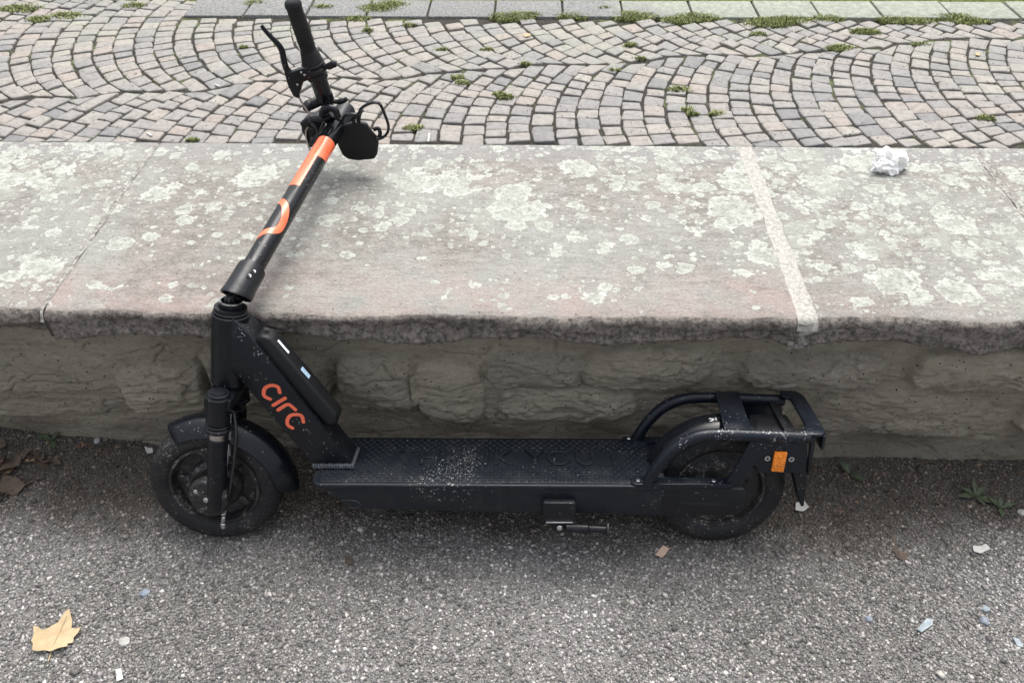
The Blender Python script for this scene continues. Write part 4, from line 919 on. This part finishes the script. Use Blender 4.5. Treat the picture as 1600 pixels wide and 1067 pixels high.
f=MB(); f.tube(smooth_path([tuple(p) for p in [(-0.4929,1.5880,0.5554),(-0.5008,1.5880,0.5430),(-0.5028,1.5880,0.5243),(-0.5014,1.5880,0.5084),(-0.4985,1.5880,0.4924)]]),[.0024]*24+[.0016],8); f.build('lever_edge',M['chrome'],lb,xf=SI)
f=MB(); f.tube(smooth_path([tuple(p) for p in [(-0.4560,1.5850,0.5695),(-0.4681,1.5850,0.5480),(-0.4842,1.5850,0.5292),(-0.4970,1.5850,0.5133)]]),.0035,8); f.tube(smooth_path([tuple(p) for p in [(-0.4843,1.5830,0.5658),(-0.4749,1.5830,0.5551),(-0.4753,1.5830,0.5366),(-0.4872,1.5830,0.5177)]]),.0028,8); f.cyl(Vector([(-0.4819,1.5900,0.5233)][0]),Vector([(-0.5032,1.6600,0.4847)][0])+Vector((0,0,-.03)),.014,20)
f.build('cables',M['wire'],lb,xf=SI)
# phone plate with wire clip
PL=[(-0.4265,1.6000,0.5511),(-0.4201,1.6000,0.5557),(-0.4010,1.6000,0.5605),(-0.3725,1.6000,0.5622),(-0.3646,1.6000,0.5577),(-0.3581,1.6000,0.5423),(-0.3459,1.6000,0.5252),(-0.3446,1.6000,0.5125),(-0.3510,1.6000,0.4836),(-0.3597,1.6000,0.4721),(-0.3968,1.6000,0.4685),(-0.4183,1.6000,0.4716),(-0.4300,1.6000,0.4813),(-0.4355,1.6000,0.5023),(-0.4402,1.6000,0.5276),(-0.4377,1.6000,0.5433)]
f=MB(); f.prism([(p[0],p[2]) for p in PL],1.592,1.604,'y',.004,3); f.box((Vector([(-0.4048,1.6300,0.5306)][0])),(.03,.05,.03),.005); pp=f.build('phone_plate',M['case'],stem,xf=SI)
W1=[(-0.4220,1.5920,0.5615),(-0.4166,1.5920,0.5691),(-0.4078,1.5920,0.5813),(-0.3933,1.5920,0.5844),(-0.3794,1.5920,0.5845),(-0.3722,1.5920,0.5965),(-0.3599,1.5920,0.6054),(-0.3439,1.5920,0.6114),(-0.3316,1.5920,0.6100),(-0.3259,1.5920,0.5997),(-0.3211,1.5920,0.5819),(-0.3167,1.5920,0.5591),(-0.3200,1.5920,0.5422),(-0.3314,1.5920,0.5296),(-0.3462,1.5920,0.5248)]
f=MB(); f.tube(smooth_path([(p[0],p[1]-.002,p[2]) for p in W1],5),.0032,10,sx=1.5); f.build('wire_clip',M['fender'],pp,xf=SI)
f=MB(); 
for q in ([(560,190),(562,178),(566,172)],[(552,190),(553,184),(562,183)],[(584,203),(591,201),(594,210),(590,218)]): f.tube(smooth_path([tuple(p) for p in WYP(1.598,q)]),.0045,10)
f.build('clip_lug',M['plastic'],pp,xf=SI)
# ------------------------------------------------------------------ litter, stones and plants
def flatpoly(name,pts,mat,z,th=.0006,curl=.004,seed=0,par=None,lift=0):
    """thin irregular sheet: outline (x,y) list in world, lying at z with gentle curl"""
    c=np.mean(np.array(pts),0); bm=bmesh.new()
    vs_=[bm.verts.new((p[0]-c[0],p[1]-c[1],0)) for p in pts]; fc=bm.faces.new(vs_)
    if fc.normal.z<0: bmesh.ops.reverse_faces(bm,faces=[fc])
    bmesh.ops.triangulate(bm,faces=bm.faces[:]); bmesh.ops.subdivide_edges(bm,edges=bm.edges[:],cuts=3,use_grid_fill=True)
    rad=max(math.hypot(p[0]-c[0],p[1]-c[1]) for p in pts)
    for v in bm.verts:
        q=v.co/rad; v.co.z=lift+curl*(.9*q.x*q.x+.6*abs(q.y)**2*(1 if q.y<0 else .4))+curl*.9*mnoise.noise(Vector((q.x*1.7+seed,q.y*1.7,seed)))
    mz=min(v.co.z for v in bm.verts)
    for v in bm.verts: v.co.z-=mz
    r=bmesh.ops.extrude_face_region(bm,geom=bm.faces[:])
    for v in [g for g in r['geom'] if isinstance(g,bmesh.types.BMVert)]: v.co.z+=th
    bmesh.ops.recalc_face_normals(bm,faces=bm.faces[:])
    me=bpy.data.meshes.new(name); bm.to_mesh(me); bm.free(); me.materials.append(mat); me.shade_smooth(); me.set_sharp_from_angle(angle=R(50))
    o=bpy.data.objects.new(name,me); COL.objects.link(o)
    if par: o.parent=par; o.location=Vector((c[0],c[1],z))-par.location
    else: o.location=(c[0],c[1],z)
    return o
def gzf(x,y): return float(gz(np.array([x]),np.array([y]))[0])
LF=[(-0.8656,0.7356,0.0000),(-0.8542,0.7177,0.0000),(-0.8431,0.6963,0.0000),(-0.8342,0.6940,0.0000),(-0.8236,0.6974,0.0000),(-0.8268,0.6879,0.0000),(-0.8326,0.6791,0.0000),(-0.8296,0.6693,0.0000),(-0.8380,0.6667,0.0000),(-0.8353,0.6607,0.0000),(-0.8485,0.6555,0.0000),(-0.8613,0.6498,0.0000),(-0.8708,0.6526,0.0000),(-0.8838,0.6499,0.0000),(-0.8954,0.6520,0.0000),(-0.8981,0.6629,0.0000),(-0.9051,0.6689,0.0000),(-0.9050,0.6775,0.0000),(-0.9125,0.6961,0.0000),(-0.9023,0.6950,0.0000),(-0.8952,0.6902,0.0000),(-0.8855,0.6954,0.0000),(-0.8793,0.7031,0.0000),(-0.8744,0.7083,0.0000),(-0.8716,0.7212,0.0000),(-0.8694,0.7329,0.0000)]
lf=empty('maple_leaf',(LF[0][0],LF[0][1],gzf(*LF[0][:2])+.003),'curled yellow maple leaf lying on the grit','leaf')
flatpoly('blade',[(p[0],p[1]) for p in LF],M['leaf'],gzf(*LF[0][:2])+.003,.0007,.012,3,lf)
st_=[(-0.8638,0.6528,0.0000),(-0.8618,0.6432,0.0000),(-0.8615,0.6349,0.0000)]; f=MB(); f.tube([(p[0],p[1],.006) for p in st_],.0012,6); o=f.build('stalk',M['leaf']); child(o,lf)
for q in ([(82,1020),(92,1000),(108,965)],[(82,1020),(70,1005),(62,990)],[(82,1020),(102,1004),(124,990)]):
    pts_=[WZX(0,u) for u in q]; f=MB(); f.tube(smooth_path([(p[0],p[1],.0105) for p in pts_]),.0007,5); o=f.build('vein',M['leaf']); child(o,lf)
def pebble(px,r,mat,label,cat='pebble',name='pebble',fl=.6,seed=0,zbase=None,el=1.2,rot=0,group=None):
    x,y=px[0],px[1]; bm=bmesh.new(); bmesh.ops.create_icosphere(bm,subdivisions=3,radius=1)
    for v in bm.verts:
        k_=1+.22*mnoise.noise(v.co*1.3+Vector((seed,0,0)))+.06*mnoise.noise(v.co*4+Vector((seed,0,0))); v.co=Vector((v.co.x*r*el*k_,v.co.y*r*k_,v.co.z*r*fl*k_))
    me=bpy.data.meshes.new(name); bm.to_mesh(me); bm.free(); me.materials.append(mat); me.shade_smooth(); o=bpy.data.objects.new(name,me); COL.objects.link(o)
    o.location=(x,y,(gzf(x,y) if zbase is None else zbase)+r*fl*.55); o.rotation_euler=(0,0,rot); return tag(o,label,cat,group)
PB=[(-0.9632,1.1241,0.0000),(-0.9769,1.1183,0.0000),(-0.7355,0.7731,0.0000),(0.8659,0.7777,0.0000),(0.8535,0.7529,0.0000),(0.6392,0.7520,0.0000),(1.0289,0.9955,0.0000),(-0.7394,0.6762,0.0000),(-0.7238,0.6146,0.0000),(0.8974,0.7128,0.0000),(-0.8456,1.1100,0.0000)]
pebble(PB[0],.0085,M['pebble_grey'],'pale grey pebble on the soil by the wall, left of the front wheel',seed=1,el=.8,fl=.75)
pebble(PB[2],.0085,M['pebble_blue'],'dark bluish pebble on the grit below the front wheel',seed=3,rot=.8)
pebble(PB[3],.0065,M['chip_blue'],'small light blue pebble at lower right, above a rounder one',seed=4)
pebble(PB[4],.0085,M['pebble_blue'],'round blue-grey pebble at lower right, below a paler one',seed=5,el=1.0)
pebble(PB[5],.006,M['pebble_blue'],'small bluish pebble left of the long bluish shard',seed=6)
pebble(PB[6],.0085,M['pebble_white'],'white pebble at the right edge of the picture beside the weed',seed=7)
pebble(PB[7],.009,M['pebble_white'],'low whitish stone right of the yellow leaf',seed=8,fl=.35)
def scrap(pxs,mat,name,label,cat,z=None,curl=.003,th=.0006,seed=0,lift=0):
    z0=z if z is not None else gzf(pxs[0][0],pxs[0][1])+.002
    return tag(flatpoly(name,[(p[0],p[1]) for p in pxs],mat,z0,th,curl,seed,lift=lift),label,cat)
scrap([(0.5638,1.0099,0.0000),(0.5812,1.0151,0.0000),(0.5876,0.9975,0.0000),(0.5719,0.9875,0.0000),(0.5563,0.9888,0.0000)],M['paper'],'paper_scrap','small white paper scrap under the tail of the scooter','paper',seed=1,curl=.006)
scrap([(0.2717,0.8997,0.0000),(0.2850,0.8926,0.0000),(0.2671,0.8703,0.0000),(0.2539,0.8772,0.0000)],M['cardboard'],'cardboard_scrap','small folded brown cardboard piece in front of the rear wheel','cardboard',seed=2,curl=.0035,th=.0014)
scrap([(0.8920,0.9115,0.0000),(0.9194,0.9165,0.0000),(0.9254,0.9063,0.0000),(0.9009,0.8955,0.0000),(0.8893,0.8982,0.0000)],M['paper'],'paper_scrap','dirty white scrap on the grit at the right, below the weed','paper',seed=3,curl=.006)
scrap([(0.7197,0.7310,0.0000),(0.7449,0.7531,0.0000),(0.7560,0.7508,0.0000),(0.7511,0.7405,0.0000),(0.7258,0.7250,0.0000)],M['chip_blue'],'glass_shard','long pale bluish shard on the grit at lower right','shard',seed=4,curl=.001,th=.003)
scrap([(-0.8569,1.1171,0.0000),(-0.8383,1.1138,0.0000),(-0.8317,1.0994,0.0000),(-0.8467,1.1009,0.0000)],M['paper'],'paper_scrap','tiny white scrap against the front tyre','paper',seed=5,curl=.005,th=.002)
scrap([(-0.7342,0.6236,0.0000),(-0.7248,0.6262,0.0000),(-0.7138,0.6068,0.0000),(-0.7234,0.6020,0.0000)],M['paper'],'paper_scrap','pale rectangular scrap at the bottom edge, right of the leaf','paper',seed=6,curl=.001)
scrap([(0.8906,0.7212,0.0000),(0.9013,0.7165,0.0000),(0.9007,0.7019,0.0000),(0.8913,0.7041,0.0000)],M['chip_blue'],'glass_shard','small pale shard near the lower right corner','shard',seed=7,curl=.001,th=.003)
scrap([(-0.3638,0.8611,0.0000),(-0.3502,0.8643,0.0000),(-0.3452,0.8499,0.0000),(-0.3541,0.8425,0.0000),(-0.3641,0.8480,0.0000)],M['brown_leaf'],'dead_leaf','tiny rusty brown leaf piece in front of the deck','leaf',seed=8,curl=.004)
scrap([(0.7383,0.9366,0.0000),(0.7435,0.9367,0.0000),(0.7409,0.9009,0.0000),(0.7599,0.8896,0.0000),(0.7450,0.8748,0.0000),(0.7317,0.8803,0.0000),(0.7316,0.9036,0.0000)],M['brown_leaf'],'dead_leaf','brown dry leaf with a stalk right of the rear wheel','leaf',seed=9,curl=.004)
BLV=[([(0,700),(22,704),(34,716),(30,728),(10,735),(-14,738),(-20,712)],'reddish brown leaf at the left edge of the picture',.05),([(0,735),(24,740),(36,752),(20,762),(-10,766)],'brown leaf in front of the leaf heap at left',.045),([(30,712),(46,697),(52,702),(38,722)],'narrow light brown leaf curled upright at left',.05),([(56,712),(74,711),(70,722),(58,722)],'small pinkish brown leaf right of the leaf heap',.035),([(84,722),(96,720),(98,730),(88,734)],'smallest brown leaf between the heap and the grey pebble',.03),([(-16,690),(8,688),(16,702),(-6,712)],'dark brown leaf furthest back in the heap at left',.065)]
for i,(q,lb_,z_) in enumerate(BLV):
    pts_=[(p[0],p[1]) for p in [WZX(z_*.6,u) for u in q]]
    c_=np.mean(np.array(pts_),0); o=scrap(pts_,M['brown_leaf'],'dead_leaf',lb_,'leaf',z=gzf(c_[0],c_[1])+.003,curl=.014,seed=11+i); o['group']='dead leaves at the foot of the wall'
# sticks
f=MB(); pts_=[WZX(.03,u) for u in ((-20,765),(20,752),(45,742),(62,737))]; f.tube(smooth_path([(p[0],p[1],gzf(p[0],p[1])+.006) for p in pts_]),[.0022]*12+[.0016]*7,7); tag(f.build('twig',M['brown_leaf']),'thin brown twig under the dead leaves at the left','twig')
# crumbled leaf litter along the wall foot
V=[];F=[]
def frag(x,y,z,r):
    n=random.choice([4,5,6]); a0=random.random()*6; b=len(V); tx,ty=random.gauss(0,.5),random.gauss(0,.5)
    P=[(r*random.uniform(.5,1.2)*math.cos(a0+i*6.283/n)*1.4,r*random.uniform(.4,1.)*math.sin(a0+i*6.283/n)) for i in range(n)]
    V.append((x,y,z+r*.5))
    for p in P: V.append((x+p[0],y+p[1],z+r*.35+p[0]*tx+p[1]*ty))
    for i in range(n): F.append((b,b+1+i,b+1+(i+1)%n))
for i in range(150):
    x=random.gauss(-1.27,.085); y=1.075-abs(random.gauss(0,.05)); frag(x,y,gzf(x,y)+random.uniform(0,.012),random.uniform(.005,.015))
for i in range(420):
    x=random.uniform(-1.6,1.7); y=1.118-abs(random.gauss(0,.055)); frag(x,y,gzf(x,y)+.001,random.uniform(.0015,.0055))
def m_litter():
    s=NT('litter_bits',.85,.2); w=s.wn(s.island()); return s.out(s.ramp(w[0],(0,(.035,.026,.02)),(.5,(.085,.055,.04)),(.85,(.14,.08,.055)),(1,(.20,.15,.09))),.85)
tag(mesh_obj('leaf_litter',V,F,m_litter(),sharp=None,smooth=False),'crumbled brown leaf litter and debris along the foot of the wall','leaf litter',kind='stuff')
# tissue
T0=[(0.8174,1.6346,0.4370)][0]
def tissue():
    bm=bmesh.new(); bmesh.ops.create_icosphere(bm,subdivisions=4,radius=1)
    for v in bm.verts:
        p=v.co.copy(); k_=1+.60*mnoise.noise(p*1.25+Vector((4,0,0)))-.28*abs(mnoise.noise(p*2.8+Vector((9,3,0))))*2-.10*abs(mnoise.noise(p*5.5))*2
        v.co=Vector((p.x*.047*k_,p.y*.036*k_,p.z*.034*k_))
        v.co.x-=.010*max(0,v.co.z/.02); 
    for v in bm.verts:
        if v.co.z<-.016: v.co.z=-.016+.15*(v.co.z+.016); 
    me=bpy.data.meshes.new('tissue'); bm.to_mesh(me); bm.free(); me.materials.append(M['tissue']); o=bpy.data.objects.new('crumpled_tissue',me); COL.objects.link(o); o.location=(T0[0],T0[1],TOP+.017); o.rotation_euler=(0,0,.3); tag(o,'crumpled white paper tissue lying on the right coping slab','tissue')
    return o
tissue()
# cigarette butts and specks on the paving
for q,lb_ in (([(230,208),(237,213)],'white cigarette butt on the cobbles at far left near the coping'),([(336,133),(344,136)],'white cigarette butt on the cobbles left of the handlebar'),([(669,222),(671,209)],'thin white butt standing in a joint right of the phone plate')):
    pts_=[WZX(.4375,u) for u in q]; f=MB(); f.cyl(pts_[0],pts_[1],.0028,12,.0005); o=f.build('cigarette_butt',M['paper']); tag(o,lb_,'cigarette butt')
for q,lb_ in (([(817,56),(824,54),(831,56),(826,60),(819,60)],'small orange leaf on the far cobbles left of centre top'),([(1523,84),(1531,85),(1530,90),(1524,89)],'small orange leaf on the far cobbles at the right')):
    pts_=[WZX(.436,u)[:2] for u in q]; o=flatpoly('autumn_leaf',pts_,M['orange_leaf'] if 'orange_leaf' in M else M['leaf'],.4365,.0006,.004,2); tag(o,lb_,'leaf')
# weeds by the wall
def leafshape(L_,W_,n=7):
    up=[(L_*i/n,W_*math.sin(math.pi*(i/n)**.8)*(1+.25*math.sin(i*2.4))) for i in range(1,n)]
    return [(0,0)]+up+[(L_,0)]+[(x,-y*.95) for x,y in up[::-1]]
def weed(px,leaves,label,mat=M['green']):
    c_=px; root=empty('weed_plant',(c_[0],c_[1],gzf(c_[0],c_[1])),label,'weed')
    for az,L_,W_,el in leaves:
        sh=leafshape(L_,W_); bm=bmesh.new(); vs_=[bm.verts.new((x,y,0)) for x,y in sh]; bm.faces.new(vs_); bmesh.ops.triangulate(bm,faces=bm.faces[:]); bmesh.ops.subdivide_edges(bm,edges=bm.edges[:],cuts=2,use_grid_fill=True)
        for v in bm.verts: t=v.co.x/L_; v.co.z=L_*(math.sin(el)*t-.45*t*t*math.sin(el))+abs(v.co.y)*.35
        r_=bmesh.ops.extrude_face_region(bm,geom=bm.faces[:])
        for v in [g for g in r_['geom'] if isinstance(g,bmesh.types.BMVert)]: v.co.z+=.0006
        bmesh.ops.recalc_face_normals(bm,faces=bm.faces[:])
        me=bpy.data.meshes.new('leaf'); bm.to_mesh(me); bm.free(); me.materials.append(mat); me.shade_smooth(); o=bpy.data.objects.new('leaf',me); COL.objects.link(o); o.parent=root; o.rotation_euler=(0,0,az); o.location=(0,0,.003)
    return root
WD=[(0.6956,1.0839,0.0100),(0.9459,1.0352,0.0100),(0.9874,1.0068,0.0100),(-1.0626,1.1195,0.0100),(-1.1838,1.1699,0.0100),(0.9032,1.0459,0.0100)]
weed(WD[0],[(2.2,.034,.008,.9),(-.7,.032,.008,.3),(-.3,.02,.005,.3)],'small green weed at the wall foot just right of the scooter')
weed(WD[1],[(3.3,.044,.007,.3),(2.6,.034,.006,.5),(1.5,.04,.005,.9),(-.6,.042,.008,.2),(-1.2,.028,.006,.2),(.6,.036,.007,.5)],'dandelion-like rosette weed on the soil at the right')
weed(WD[2],[(.2,.035,.006,.4),(2.4,.03,.006,.6),(4.4,.028,.006,.3),(1.4,.022,.005,.9)],'small weed just right of and below the rosette weed')
weed(WD[3],[(2.9,.035,.008,.5),(-.9,.030,.007,.2),(.9,.025,.006,.7)],'small bright green weed left of the grey pebble')
weed(WD[4],[(.4,.026,.009,.4),(3.4,.02,.007,.3)],'tiny green weed at the wall foot at the far left')
